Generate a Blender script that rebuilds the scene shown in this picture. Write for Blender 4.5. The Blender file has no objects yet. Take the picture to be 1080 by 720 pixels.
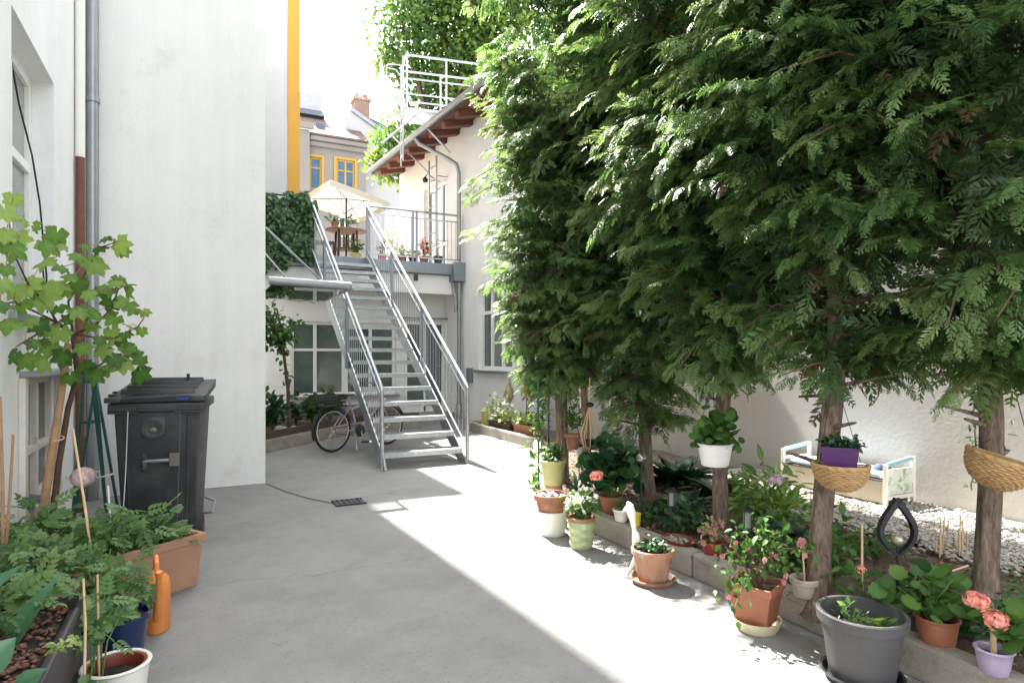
import bpy, bmesh, math, random
import numpy as np
from mathutils import Vector, Matrix
random.seed(11)
rng = np.random.default_rng(11)
SC = bpy.context.scene
COL = SC.collection
R = math.radians
U = random.uniform
# ------------------------------------------------------------------ camera frame
CAMZ, FPX, HOR, YAW = 1.3, 655.0, 375.0, R(26.7)
ST, CT = math.sin(YAW), math.cos(YAW)
def ray(px):
    t = (px - 540) / FPX
    return ST + t * CT, CT - t * ST
def at(px, py, z=0.0):
    """world point at height z seen at photo pixel"""
    d = (CAMZ - z) * FPX / (py - HOR); rx, ry = ray(px)
    return Vector((d * rx, d * ry, z))
def dep(px, py, d):
    rx, ry = ray(px)
    return Vector((d * rx, d * ry, CAMZ + (HOR - py) * d / FPX))
# ------------------------------------------------------------------ objects
def setp(o, label=None, cat=None, group=None, kind=None):
    if label: o['label'] = label
    if cat: o['category'] = cat
    if group: o['group'] = group
    if kind: o['kind'] = kind
    return o
def thing(name, label, cat, loc=(0, 0, 0), group=None):
    o = bpy.data.objects.new(name, None); COL.objects.link(o)
    o.empty_display_size = 0.1
    o.location = loc
    return setp(o, label, cat, group)
def wloc(p):
    v = Vector((0, 0, 0))
    while p is not None:
        v += p.location; p = p.parent
    return v
def dup(o, off, parent=None, label=None, group=None, rotz=0.0):
    c = o.copy(); COL.objects.link(c)
    if parent is None:
        c.location = o.location + Vector(off); c.rotation_euler.z = rotz
    else:
        c.parent = parent
    if label: c['label'] = label
    if group: c['group'] = group
    for ch in o.children:
        dup(ch, (0, 0, 0), c)
    return c
def partcopy(o, off):
    """a copy of a part under the same parent, shifted"""
    c = o.copy(); COL.objects.link(c); c.parent = o.parent; c.location = o.location + Vector(off)
    for ch in o.children: dup(ch, (0, 0, 0), c)
    return c
class MB:
    def __init__(s, xf=None): s.v = []; s.f = []; s.xf = xf
    def add(s, vs, fs):
        b = len(s.v)
        if s.xf is not None: vs = [s.xf @ Vector(v) for v in vs]
        s.v += [tuple(v) for v in vs]
        s.f += [tuple(i + b for i in f) for f in fs]
        return s
    def hexa(s, c):   # bottom 4 ccw, top 4 ccw
        return s.add(c, [(3, 2, 1, 0), (4, 5, 6, 7), (0, 1, 5, 4), (1, 2, 6, 5), (2, 3, 7, 6), (3, 0, 4, 7)])
    def box(s, x0, x1, y0, y1, z0, z1):
        return s.hexa([(x0, y0, z0), (x1, y0, z0), (x1, y1, z0), (x0, y1, z0), (x0, y0, z1), (x1, y0, z1), (x1, y1, z1), (x0, y1, z1)])
    def obox(s, o, u, n, a0, a1, b0, b1, z0, z1):
        o = Vector(o); Z = Vector((0, 0, 1))
        def p(a, b, z): return o + u * a + n * b + Z * z
        c = [p(a0, b0, z0), p(a1, b0, z0), p(a1, b1, z0), p(a0, b1, z0), p(a0, b0, z1), p(a1, b0, z1), p(a1, b1, z1), p(a0, b1, z1)]
        if u.cross(n).z < 0: c = [c[i] for i in (1, 0, 3, 2, 5, 4, 7, 6)]
        return s.hexa(c)
    def beam(s, p, q, w, h, up=(0, 0, 1)):
        p, q = Vector(p), Vector(q); d = (q - p).normalized()
        x = d.cross(Vector(up))
        if x.length < 1e-4: x = d.cross(Vector((0, 1, 0)))
        x.normalize(); y = x.cross(d)
        c = []
        for e in (p, q):
            for a, b in ((-1, -1), (1, -1), (1, 1), (-1, 1)):
                c.append(e + x * a * w / 2 + y * b * h / 2)
        return s.add(c, [(0, 1, 2, 3), (7, 6, 5, 4), (4, 5, 1, 0), (5, 6, 2, 1), (6, 7, 3, 2), (7, 4, 0, 3)])
    def tube(s, pts, r, n=8, caps=True, closed=False):
        pts = [Vector(p) for p in pts]; m = len(pts)
        rs = r if isinstance(r, (list, tuple)) else [r] * m
        vs = []; fs = []; px = None
        for i, p in enumerate(pts):
            if closed: d = pts[(i + 1) % m] - pts[i - 1]
            else: d = pts[min(i + 1, m - 1)] - pts[max(i - 1, 0)]
            d.normalize()
            if px is None:
                x = d.cross(Vector((0, 0, 1)))
                if x.length < 1e-3: x = d.cross(Vector((0, 1, 0)))
            else: x = px - d * px.dot(d)
            x.normalize(); px = x; y = d.cross(x)
            for k in range(n):
                a = 2 * math.pi * k / n
                vs.append(p + (x * math.cos(a) + y * math.sin(a)) * rs[i])
        segs = m if closed else m - 1
        for i in range(segs):
            j = (i + 1) % m
            for k in range(n):
                l = (k + 1) % n
                fs.append((i * n + k, i * n + l, j * n + l, j * n + k))
        if caps and not closed:
            fs.append(tuple(range(n - 1, -1, -1))); fs.append(tuple((m - 1) * n + k for k in range(n)))
        return s.add(vs, fs)
    def lathe(s, prof, c=(0, 0, 0), n=28, sx=1, sy=1, a0=0, a1=2 * math.pi):
        c = Vector(c); full = abs(a1 - a0 - 2 * math.pi) < 1e-6; m = n if full else n + 1
        vs = []; fs = []
        for (r, z) in prof:
            for k in range(m):
                a = a0 + (a1 - a0) * k / n
                vs.append(c + Vector((r * math.cos(a) * sx, r * math.sin(a) * sy, z)))
        for i in range(len(prof) - 1):
            for k in range(n):
                l = (k + 1) % m
                fs.append((i * m + k, i * m + l, (i + 1) * m + l, (i + 1) * m + k))
        return s.add(vs, fs)
    def sphere(s, c, r, n=14, sx=1, sy=1, sz=1):
        prof = [(max(1e-4, math.sin(math.pi * i / (n // 2))) * r, -math.cos(math.pi * i / (n // 2)) * r * sz) for i in range(n // 2 + 1)]
        return s.lathe(prof, c, n, sx, sy)
    def prism(s, poly, ext):
        """poly: list of 3d points; ext: vector"""
        k = len(poly); e = Vector(ext)
        vs = [Vector(p) for p in poly] + [Vector(p) + e for p in poly]
        fs = [tuple(range(k - 1, -1, -1)), tuple(range(k, 2 * k))] + [(i, (i + 1) % k, (i + 1) % k + k, i + k) for i in range(k)]
        return s.add(vs, fs)
    def wall(s, o, u, n, us, z0, z1, holes, t):
        """wall slab with rectangular openings; front face in the plane through o"""
        o = Vector(o); Z = Vector((0, 0, 1))
        A = sorted(set([us[0], us[1]] + [h[0] for h in holes] + [h[1] for h in holes]))
        B = sorted(set([z0, z1] + [h[2] for h in holes] + [h[3] for h in holes]))
        def solid(i, j):
            if i < 0 or j < 0 or i >= len(A) - 1 or j >= len(B) - 1: return False
            a = (A[i] + A[i + 1]) / 2; b = (B[j] + B[j + 1]) / 2
            return not any(h[0] < a < h[1] and h[2] < b < h[3] for h in holes)
        def P(a, b, d): return o + u * a + Z * b - n * d
        for i in range(len(A) - 1):
            for j in range(len(B) - 1):
                if not solid(i, j): continue
                a0, a1, b0, b1 = A[i], A[i + 1], B[j], B[j + 1]
                s.add([P(a0, b0, 0), P(a1, b0, 0), P(a1, b1, 0), P(a0, b1, 0)], [(0, 1, 2, 3)])
                s.add([P(a0, b0, t), P(a1, b0, t), P(a1, b1, t), P(a0, b1, t)], [(3, 2, 1, 0)])
                for (di, dj, q) in ((-1, 0, (a0, b0, a0, b1)), (1, 0, (a1, b0, a1, b1)), (0, -1, (a0, b0, a1, b0)), (0, 1, (a0, b1, a1, b1))):
                    if not solid(i + di, j + dj):
                        s.add([P(q[0], q[1], 0), P(q[2], q[3], 0), P(q[2], q[3], t), P(q[0], q[1], t)], [(0, 1, 2, 3)])
        return s
def obj(name, mb, mat, parent=None, smooth=True, bevel=0, ang=35, seg=2):
    me = bpy.data.meshes.new(name)
    L = wloc(parent)
    me.from_pydata([(v[0] - L.x, v[1] - L.y, v[2] - L.z) for v in mb.v], [], mb.f)
    bm = bmesh.new(); bm.from_mesh(me)
    bmesh.ops.remove_doubles(bm, verts=bm.verts, dist=1e-5)
    bmesh.ops.recalc_face_normals(bm, faces=bm.faces)
    if bevel:
        es = [e for e in bm.edges if len(e.link_faces) == 2 and e.calc_face_angle(0) > R(35)]
        bmesh.ops.bevel(bm, geom=es, offset=bevel, segments=seg, profile=0.6, affect='EDGES', clamp_overlap=True)
    bm.to_mesh(me); bm.free()
    if smooth:
        me.shade_smooth(); me.set_sharp_from_angle(angle=R(ang))
    me.materials.append(mat)
    o = bpy.data.objects.new(name, me); COL.objects.link(o)
    o.parent = parent
    return o
def top(o, loc):
    """move a parentless mesh's origin to loc"""
    me = o.data; v = np.empty(len(me.vertices) * 3, 'f'); me.vertices.foreach_get('co', v)
    v = v.reshape(-1, 3) - np.array(loc, 'f'); me.vertices.foreach_set('co', v.ravel()); o.location = loc
    return o
# ------------------------------------------------------------------ leaf meshes
def build_np(name, V, F, mat, parent=None, tint=None, smooth=False):
    L = wloc(parent); V = (np.asarray(V, 'f') - np.array(L, 'f')).astype('f'); F = np.asarray(F, 'i')
    me = bpy.data.meshes.new(name)
    me.vertices.add(len(V)); me.vertices.foreach_set('co', V.ravel())
    me.loops.add(F.size); me.loops.foreach_set('vertex_index', F.ravel())
    k = F.shape[1]
    me.polygons.add(len(F)); me.polygons.foreach_set('loop_start', np.arange(0, F.size, k, dtype='i'))
    if smooth: me.polygons.foreach_set('use_smooth', np.ones(len(F), bool))
    me.update(calc_edges=True)
    if tint is not None:
        a = me.attributes.new('tint', 'FLOAT', 'POINT'); a.data.foreach_set('value', np.asarray(tint, 'f'))
    me.materials.append(mat)
    o = bpy.data.objects.new(name, me); COL.objects.link(o); o.parent = parent
    return o
def norm(a): return a / np.maximum(np.linalg.norm(a, axis=-1, keepdims=True), 1e-9)
def frames(d, up):
    d = norm(np.asarray(d, float)); y = norm(np.cross(up, d)); z = np.cross(d, y)
    return np.stack([d, y, z], -1)
TOFF = {}
def inst(T, F, pos, Rm, S, tint):
    T = np.asarray(T, float); off = TOFF.get(len(T)); n, k = len(pos), len(T); S = np.asarray(S, float)
    if S.ndim == 0: S = np.full(n, S)
    V = pos[:, None, :] + np.einsum('nij,kj->nki', Rm, T) * S[:, None, None]
    Fa = (np.asarray(F)[None] + (np.arange(n) * k)[:, None, None]).reshape(-1, 3)
    t_ = np.repeat(tint, k)
    if off is not None: t_ = t_ + np.tile(off, n)
    return V.reshape(-1, 3), Fa, t_
def joinnp(parts):
    Vs, Fs, Ts = [], [], []; b = 0
    for V, F, t in parts:
        Vs.append(V); Fs.append(F + b); Ts.append(t); b += len(V)
    return np.concatenate(Vs), np.concatenate(Fs), np.concatenate(Ts)
def fan(outline, c):
    T = [c] + outline; n = len(outline)
    return np.array(T, float), np.array([(0, 1 + i, 1 + (i + 1) % n) for i in range(n)])
def t_ovate(w=.3, droop=.12, fold=.06):
    T = [(0, 0, 0), (.18, w * .7, fold), (.42, w, fold), (.72, w * .62, fold - droop * .3), (1, 0, -droop),
         (.72, -w * .62, fold - droop * .3), (.42, -w, fold), (.18, -w * .7, fold), (.3, 0, 0), (.65, 0, -droop * .3)]
    F = [(0, 8, 1), (1, 8, 2), (8, 9, 2), (2, 9, 3), (9, 4, 3), (0, 7, 8), (7, 6, 8), (6, 9, 8), (6, 5, 9), (5, 4, 9)]
    return np.array(T, float), np.array(F)
def t_round():
    out = []
    for i in range(18):
        a = math.pi + .25 + (2 * math.pi - .5) * i / 17
        r = .5 * (1 if i % 2 else .9)
        out.append((.5 + r * math.cos(a), r * math.sin(a), .07 if i % 2 else .04))
    out.insert(0, (.18, 0, .01))
    return fan(out, (.42, 0, -.05))
def t_grape():
    pol = [(0, .60), (7, .50), (12, .50), (17, .43), (22, .44), (29, .34), (36, .42), (41, .42), (47, .50), (55, .57), (62, .49), (68, .49), (76, .40), (85, .36), (94, .42), (101, .41), (110, .48), (117, .50), (126, .43), (133, .44), (144, .38), (152, .42), (168, .38), (180, .10)]
    o = [(r * math.cos(R(a)), r * math.sin(R(a)), -.10 * r + .05 * math.sin(R(a * 5))) for a, r in pol]
    o += [(x, -y, z) for (x, y, z) in reversed(o[1:-1])]
    return fan(o, (-.05, 0, .06))
def t_compound(k=3):
    T, F = [], []; o, f = t_ovate(.28, .2)
    def put(x, y, ang, s, z):
        b = len(T); c, sn = math.cos(ang), math.sin(ang)
        for p in o: T.append((x + s * (p[0] * c - p[1] * sn), y + s * (p[0] * sn + p[1] * c), z + s * p[2]))
        F.extend([(a + b, q + b, r_ + b) for a, q, r_ in f])
    for i in range(k):
        t = .25 + .5 * i / max(1, k - 1); z = -.18 * t * t
        for sg in (1, -1): put(t, sg * .015, sg * R(58), .34 - .03 * i, z)
    put(.72, 0, 0, .38, -.1)
    b = len(T); T.extend([(0, .012, 0), (0, -.012, 0), (.75, -.008, -.1), (.75, .008, -.1)]); F.extend([(b, b + 1, b + 2), (b, b + 2, b + 3)])
    return np.array(T, float), np.array(F)
def t_strap(w=.12, arch=.5, n=6):
    T, F = [], []
    for i in range(n + 1):
        t = i / n; ww = w * math.sin(math.pi * min(1, .18 + .82 * t) ** .9) if i < n else .004
        x = t; z = arch * (t - t * t * 1.15)
        T += [(x, ww, z + .35 * ww), (x, 0, z), (x, -ww, z + .35 * ww)]
    for i in range(n):
        a = i * 3
        for q in (0, 1): F += [(a + q, a + q + 1, a + q + 4), (a + q, a + q + 4, a + q + 3)]
    return np.array(T, float), np.array(F)
def t_broad(w=.2, arch=.25):
    ws = [.12, .42, .72, .92, 1, .98, .88, .66, .36, .04]; T, F = [], []
    for i, q in enumerate(ws):
        t = i / (len(ws) - 1); z = arch * (t - 1.15 * t * t); ww = w * q
        T += [(t, ww, z + .30 * ww), (t, ww * .5, z + .12 * ww), (t, 0, z), (t, -ww * .5, z + .12 * ww), (t, -ww, z + .30 * ww)]
    for i in range(len(ws) - 1):
        a = i * 5
        for q in range(4): F += [(a + q, a + q + 1, a + q + 6), (a + q, a + q + 6, a + q + 5)]
    return np.array(T, float), np.array(F)
def t_frond(k=8, seed=0):
    r = random.Random(seed); T, F = [], []
    def dia(p, q, w, z0, z1):
        b = len(T); d = Vector((q[0] - p[0], q[1] - p[1])); L = d.length; nx, ny = -d.y / L, d.x / L
        m = (p[0] + d.x * .55, p[1] + d.y * .55); zm = (z0 + z1) / 2 + .012
        T.extend([(p[0], p[1], z0), (m[0] + nx * w, m[1] + ny * w, zm), (q[0], q[1], z1), (m[0] - nx * w, m[1] - ny * w, zm)])
        F.extend([(b, b + 1, b + 2), (b, b + 2, b + 3)])
    zf = lambda t: .10 * t - .34 * t * t
    for i in range(k):
        t = .10 + .82 * i / (k - 1)
        for sg in (1, -1):
            l = (.44 * (1 - .72 * t) + .04) * r.uniform(.8, 1.15); a = R(r.uniform(38, 55))
            tt = t + r.uniform(-.03, .03)
            q = (tt + l * math.cos(a), sg * l * math.sin(a)); z0 = zf(tt); z1 = zf(tt) - .22 * l + r.uniform(-.04, .03)
            dia((tt, 0), q, .035 if k > 6 else .05, z0, z1)
            if l > .2 and k > 6:
                h = (tt + l * .5 * math.cos(a), sg * l * .5 * math.sin(a)); a2 = a - R(42)
                dia(h, (h[0] + l * .5 * math.cos(a2), h[1] + sg * l * .5 * math.sin(a2)), .026, (z0 + z1) / 2, z1 - .02)
    dia((0, 0), (.62, 0), .022, 0, zf(.62)); dia((.55, 0), (1.08, 0), .04, zf(.55), zf(1.08))
    return np.array(T, float), np.array(F)
OV, OVN, RND, GRAPE, COMP, STRAP, STRAPN = t_ovate(.3), t_ovate(.17), t_round(), t_grape(), t_compound(4), t_strap(.16, .5), t_strap(.05, .55)
FR = [t_frond(6, i) for i in range(4)]
TOFF[10] = np.array([.12, -.03, -.05, -.03, -.06, -.03, -.05, -.03, .16, .12]); TOFF[len(RND[0])] = np.array([.16] + [.1] + [-.04, .02] * 9); TOFF[len(GRAPE[0])] = np.array([.22] + [(-.08 if i % 2 else .04) for i in range(len(GRAPE[0]) - 1)])
HEART = t_ovate(.42, .2, .04)
PETAL = t_ovate(.34, .1, .05)
# ------------------------------------------------------------------ materials
def nd(nt, t, **kw):
    n = nt.nodes.new(t)
    for k, v in kw.items():
        if k.startswith('i_'): n.inputs[k[2:].replace('_', ' ')].default_value = v
        else: setattr(n, k, v)
    return n
def rgb(c, k=1.0): return (min(1, c[0] * k), min(1, c[1] * k), min(1, c[2] * k), 1)
def M(name, col, rough=.7, metal=0, var=.12, scale=5, bump=0, bscale=80, spec=.5, col2=None, fine=0, stain=None, stscale=1.3, stlo=.5, sthi=.68, coat=0, trans=0, cracks=False, streak=0):
    m = bpy.data.materials.new(name); m.use_nodes = True; nt = m.node_tree; L = nt.links.new
    b = nt.nodes['Principled BSDF']; tc = nd(nt, 'ShaderNodeTexCoord')
    b.inputs['Roughness'].default_value = rough; b.inputs['Metallic'].default_value = metal
    b.inputs['Specular IOR Level'].default_value = spec
    if coat: b.inputs['Coat Weight'].default_value = coat
    if trans: b.inputs['Transmission Weight'].default_value = trans
    n1 = nd(nt, 'ShaderNodeTexNoise', i_Scale=scale, i_Detail=6, i_Roughness=.62); L(tc.outputs['Object'], n1.inputs['Vector'])
    mp = nd(nt, 'ShaderNodeMapRange', i_From_Min=.28, i_From_Max=.72); L(n1.outputs[0], mp.inputs[0])
    mx = nd(nt, 'ShaderNodeMix', data_type='RGBA'); L(mp.outputs[0], mx.inputs[0])
    mx.inputs[6].default_value = rgb(col, 1 - var); mx.inputs[7].default_value = rgb(col2 or col, 1 + var * .8)
    out = mx.outputs[2]
    if fine:
        n2 = nd(nt, 'ShaderNodeTexNoise', i_Scale=bscale * 2.2, i_Detail=3); L(tc.outputs['Object'], n2.inputs['Vector'])
        m2 = nd(nt, 'ShaderNodeMapRange', i_From_Min=.25, i_From_Max=.75, i_To_Min=1 - fine, i_To_Max=1 + fine); L(n2.outputs[0], m2.inputs[0])
        mu = nd(nt, 'ShaderNodeMix', data_type='RGBA', blend_type='MULTIPLY'); mu.inputs[0].default_value = 1
        L(out, mu.inputs[6]); L(m2.outputs[0], mu.inputs[7]); out = mu.outputs[2]
    if stain:
        n3 = nd(nt, 'ShaderNodeTexNoise', i_Scale=stscale, i_Detail=8, i_Roughness=.7); L(tc.outputs['Object'], n3.inputs['Vector'])
        m3 = nd(nt, 'ShaderNodeMapRange', i_From_Min=stlo, i_From_Max=sthi, i_To_Max=.75); L(n3.outputs[0], m3.inputs[0])
        ms = nd(nt, 'ShaderNodeMix', data_type='RGBA'); L(m3.outputs[0], ms.inputs[0]); L(out, ms.inputs[6]); ms.inputs[7].default_value = rgb(stain); out = ms.outputs[2]
    if streak:
        sm = nd(nt, 'ShaderNodeMapping'); sm.inputs['Scale'].default_value = (5, 5, .35); L(tc.outputs['Object'], sm.inputs[0])
        sn = nd(nt, 'ShaderNodeTexNoise', i_Scale=1, i_Detail=6, i_Roughness=.7); L(sm.outputs[0], sn.inputs['Vector'])
        sr = nd(nt, 'ShaderNodeMapRange', i_From_Min=.42, i_From_Max=.7, i_To_Min=1, i_To_Max=1 - streak * 2); L(sn.outputs[0], sr.inputs[0])
        s2 = nd(nt, 'ShaderNodeMix', data_type='RGBA', blend_type='MULTIPLY'); s2.inputs[0].default_value = 1; L(out, s2.inputs[6]); L(sr.outputs[0], s2.inputs[7]); out = s2.outputs[2]
    if cracks:
        n4 = nd(nt, 'ShaderNodeTexNoise', i_Scale=2.2, i_Detail=4); L(tc.outputs['Object'], n4.inputs['Vector'])
        ma = nd(nt, 'ShaderNodeVectorMath', operation='MULTIPLY_ADD'); ma.inputs[1].default_value = (.5, .5, 0); L(n4.outputs['Color'], ma.inputs[0]); L(tc.outputs['Object'], ma.inputs[2])
        vo = nd(nt, 'ShaderNodeTexVoronoi', feature='DISTANCE_TO_EDGE', i_Scale=.42); L(ma.outputs[0], vo.inputs['Vector'])
        c1 = nd(nt, 'ShaderNodeMapRange', i_From_Min=.0012, i_From_Max=.0035, i_To_Min=.8, i_To_Max=1); L(vo.outputs[0], c1.inputs[0])
        # pale worn patches and fine dark specks
        n5 = nd(nt, 'ShaderNodeTexNoise', i_Scale=3.4, i_Detail=9, i_Roughness=.75); L(tc.outputs['Object'], n5.inputs['Vector'])
        c2 = nd(nt, 'ShaderNodeMapRange', i_From_Min=.3, i_From_Max=.75, i_To_Min=.86, i_To_Max=1.14); L(n5.outputs[0], c2.inputs[0])
        v2 = nd(nt, 'ShaderNodeTexVoronoi', i_Scale=34); L(tc.outputs['Object'], v2.inputs['Vector'])
        c3 = nd(nt, 'ShaderNodeMapRange', i_From_Min=.10, i_From_Max=.2, i_To_Min=.72, i_To_Max=1); L(v2.outputs[0], c3.inputs[0])
        q1 = nd(nt, 'ShaderNodeMath', operation='MULTIPLY'); L(c1.outputs[0], q1.inputs[0]); L(c2.outputs[0], q1.inputs[1])
        q2 = nd(nt, 'ShaderNodeMath', operation='MULTIPLY'); L(q1.outputs[0], q2.inputs[0]); L(c3.outputs[0], q2.inputs[1])
        mc = nd(nt, 'ShaderNodeMix', data_type='RGBA', blend_type='MULTIPLY'); mc.inputs[0].default_value = 1; L(out, mc.inputs[6]); L(q2.outputs[0], mc.inputs[7]); out = mc.outputs[2]
    L(out, b.inputs['Base Color'])
    rr = nd(nt, 'ShaderNodeMapRange', i_To_Min=max(0, rough - .08), i_To_Max=min(1, rough + .08)); L(n1.outputs[0], rr.inputs[0]); L(rr.outputs[0], b.inputs['Roughness'])
    if bump:
        nb = nd(nt, 'ShaderNodeTexNoise', i_Scale=bscale, i_Detail=5, i_Roughness=.6); L(tc.outputs['Object'], nb.inputs['Vector'])
        bp = nd(nt, 'ShaderNodeBump', i_Strength=bump, i_Distance=.01); L(nb.outputs[0], bp.inputs['Height']); L(bp.outputs[0], b.inputs['Normal'])
    return m
def bark(name, c1, c2, moss):
    m = bpy.data.materials.new(name); m.use_nodes = True; nt = m.node_tree; L = nt.links.new; b = nt.nodes['Principled BSDF']
    tc = nd(nt, 'ShaderNodeTexCoord'); mp = nd(nt, 'ShaderNodeMapping'); mp.inputs['Scale'].default_value = (48, 48, 10); L(tc.outputs['Object'], mp.inputs[0])
    n1 = nd(nt, 'ShaderNodeTexNoise', i_Scale=1, i_Detail=6, i_Roughness=.65); L(mp.outputs[0], n1.inputs['Vector'])
    cr = nd(nt, 'ShaderNodeValToRGB'); e = cr.color_ramp.elements; e[0].position = .36; e[0].color = rgb(c1); e[1].position = .66; e[1].color = rgb(c2); L(n1.outputs[0], cr.inputs[0])
    n2 = nd(nt, 'ShaderNodeTexNoise', i_Scale=5, i_Detail=5); L(tc.outputs['Object'], n2.inputs['Vector'])
    m2 = nd(nt, 'ShaderNodeMapRange', i_From_Min=.52, i_From_Max=.7, i_To_Max=.7); L(n2.outputs[0], m2.inputs[0])
    mx = nd(nt, 'ShaderNodeMix', data_type='RGBA'); L(m2.outputs[0], mx.inputs[0]); L(cr.outputs[0], mx.inputs[6]); mx.inputs[7].default_value = rgb(moss); L(mx.outputs[2], b.inputs['Base Color'])
    bp = nd(nt, 'ShaderNodeBump', i_Strength=1, i_Distance=.02); L(n1.outputs[0], bp.inputs['Height']); L(bp.outputs[0], b.inputs['Normal']); b.inputs['Roughness'].default_value = .95
    return m
def LM(name, c0, c1, c2, trans=.3, rough=.45, brown=None, spec=.35):
    m = bpy.data.materials.new(name); m.use_nodes = True; nt = m.node_tree; L = nt.links.new
    b = nt.nodes['Principled BSDF']; out = nt.nodes['Material Output']
    at_ = nd(nt, 'ShaderNodeAttribute', attribute_name='tint')
    cr = nd(nt, 'ShaderNodeValToRGB'); e = cr.color_ramp.elements
    e[0].position = 0.08; e[0].color = rgb(brown or c0); e[1].position = 1; e[1].color = rgb(c2)
    for p, c in ((.16, c0), (.55, c1)):
        x = e.new(p); x.color = rgb(c)
    L(at_.outputs['Fac'], cr.inputs[0]); L(cr.outputs[0], b.inputs['Base Color'])
    b.inputs['Roughness'].default_value = rough; b.inputs['Specular IOR Level'].default_value = spec
    tr = nd(nt, 'ShaderNodeBsdfTranslucent'); hs = nd(nt, 'ShaderNodeHueSaturation', i_Hue=.485, i_Saturation=1.1, i_Value=1.5); L(cr.outputs[0], hs.inputs['Color']); L(hs.outputs[0], tr.inputs[0])
    ms = nd(nt, 'ShaderNodeMixShader'); ms.inputs[0].default_value = trans
    L(b.outputs[0], ms.inputs[1]); L(tr.outputs[0], ms.inputs[2]); L(ms.outputs[0], out.inputs[0])
    return m
def clear_glass(name, tint, fac=.25, rough=.02):
    m = bpy.data.materials.new(name); m.use_nodes = True; nt = m.node_tree; L = nt.links.new
    out = nt.nodes['Material Output']; nt.nodes.remove(nt.nodes['Principled BSDF'])
    t = nd(nt, 'ShaderNodeBsdfTransparent'); t.inputs[0].default_value = rgb(tint)
    g = nd(nt, 'ShaderNodeBsdfGlossy'); g.inputs['Roughness'].default_value = rough
    f = nd(nt, 'ShaderNodeFresnel', i_IOR=1.5); ad = nd(nt, 'ShaderNodeMath', operation='ADD'); ad.inputs[1].default_value = fac * .3; L(f.outputs[0], ad.inputs[0])
    ms = nd(nt, 'ShaderNodeMixShader'); L(ad.outputs[0], ms.inputs[0]); L(t.outputs[0], ms.inputs[1]); L(g.outputs[0], ms.inputs[2]); L(ms.outputs[0], out.inputs[0])
    return m
def brick_mat(name, c1, c2, mortar, sx, sy, rough=.85, axis='XZ'):
    m = bpy.data.materials.new(name); m.use_nodes = True; nt = m.node_tree; L = nt.links.new; b = nt.nodes['Principled BSDF']
    tc = nd(nt, 'ShaderNodeTexCoord'); sp = nd(nt, 'ShaderNodeSeparateXYZ'); cb = nd(nt, 'ShaderNodeCombineXYZ'); L(tc.outputs['Object'], sp.inputs[0])
    L(sp.outputs['XYZ'.index(axis[0])], cb.inputs[0]); L(sp.outputs['XYZ'.index(axis[1])], cb.inputs[1])
    br = nd(nt, 'ShaderNodeTexBrick', i_Scale=1, i_Mortar_Size=.012); br.inputs['Brick Width'].default_value = sx; br.inputs['Row Height'].default_value = sy
    br.inputs['Color1'].default_value = rgb(c1); br.inputs['Color2'].default_value = rgb(c2); br.inputs['Mortar'].default_value = rgb(mortar)
    L(cb.outputs[0], br.inputs['Vector']); L(br.outputs[0], b.inputs['Base Color']); b.inputs['Roughness'].default_value = rough
    return m
m_white = M('white_plaster', (.75, .75, .745), .9, var=.05, scale=1.2, bump=.25, bscale=35, fine=.03, stain=(.58, .56, .53), stscale=2.1, stlo=.55, sthi=.78, streak=.035)
m_white2 = M('cool_white_plaster', (.77, .775, .79), .9, var=.05, scale=1.5, bump=.2, bscale=40, fine=.03, stain=(.62, .61, .60), stscale=2.3, stlo=.56, sthi=.8, streak=.03)
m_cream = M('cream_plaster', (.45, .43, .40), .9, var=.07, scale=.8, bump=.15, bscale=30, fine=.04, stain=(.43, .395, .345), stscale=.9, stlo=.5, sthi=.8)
m_housew = M('house_plaster', (.80, .79, .765), .9, var=.05, scale=1, bump=.2, bscale=40, fine=.03)
m_yellow = M('yellow_plaster', (.50, .27, .05), .9, var=.1, scale=1.2, bump=.2, bscale=30)
m_greyw = M('grey_plaster', (.21, .195, .185), .9, var=.08, scale=.6, bump=.2, bscale=8)
m_ground = M('grey_concrete', (.245, .24, .234), .9, var=.12, scale=.7, bump=.35, bscale=130, fine=.24, stain=(.185, .18, .175), stscale=1.6, stlo=.47, sthi=.74, cracks=True)
m_kerb = M('kerb_concrete', (.34, .315, .27), .95, var=.2, scale=5, bump=.6, bscale=60, fine=.12, stain=(.20, .18, .14), stscale=3)
m_joint = M('dark_joint', (.09, .088, .085), .95, var=.2, scale=8)
m_soil = M('dark_soil', (.075, .056, .042), 1, var=.4, scale=14, bump=1, bscale=60, col2=(.13, .095, .07))
m_potsoil = M('potting_soil', (.035, .026, .02), 1, var=.4, scale=40, bump=1, bscale=150)
m_galv = M('galvanised_steel', (.40, .425, .45), .42, .8, var=.28, scale=26, bump=.05, bscale=60)
m_galvd = M('painted_grey_steel', (.22, .25, .28), .45, .35, var=.1, scale=6)
m_zinc = M('zinc_pipe', (.30, .32, .335), .45, .7, var=.12, scale=7)
m_whitepipe = M('white_painted_pipe', (.74, .72, .68), .5, 0, var=.05)
m_rust = M('rusty_brown_pipe', (.15, .062, .035), .7, .1, var=.3, scale=18, bump=.2, bscale=60)
m_frame = M('white_window_paint', (.82, .82, .80), .45, var=.04, scale=4)
m_oldframe = M('weathered_white_paint', (.62, .58, .54), .7, var=.12, scale=12, stain=(.3, .24, .2), stscale=9, stlo=.6, sthi=.7)
m_glass = M('window_glass', (.035, .055, .055), .06, var=.3, scale=2, spec=.8)
m_glassl = M('curtained_glass', (.20, .22, .215), .12, var=.12, scale=3, spec=.7)
m_glassg = M('green_tinted_glass', (.095, .125, .118), .1, var=.3, scale=3, spec=.7)
m_glassb = M('blue_reflecting_glass', (.07, .14, .23), .08, var=.3, scale=2, spec=.8)
m_canopy = clear_glass('canopy_glass', (.72, .78, .77), .3)
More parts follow.
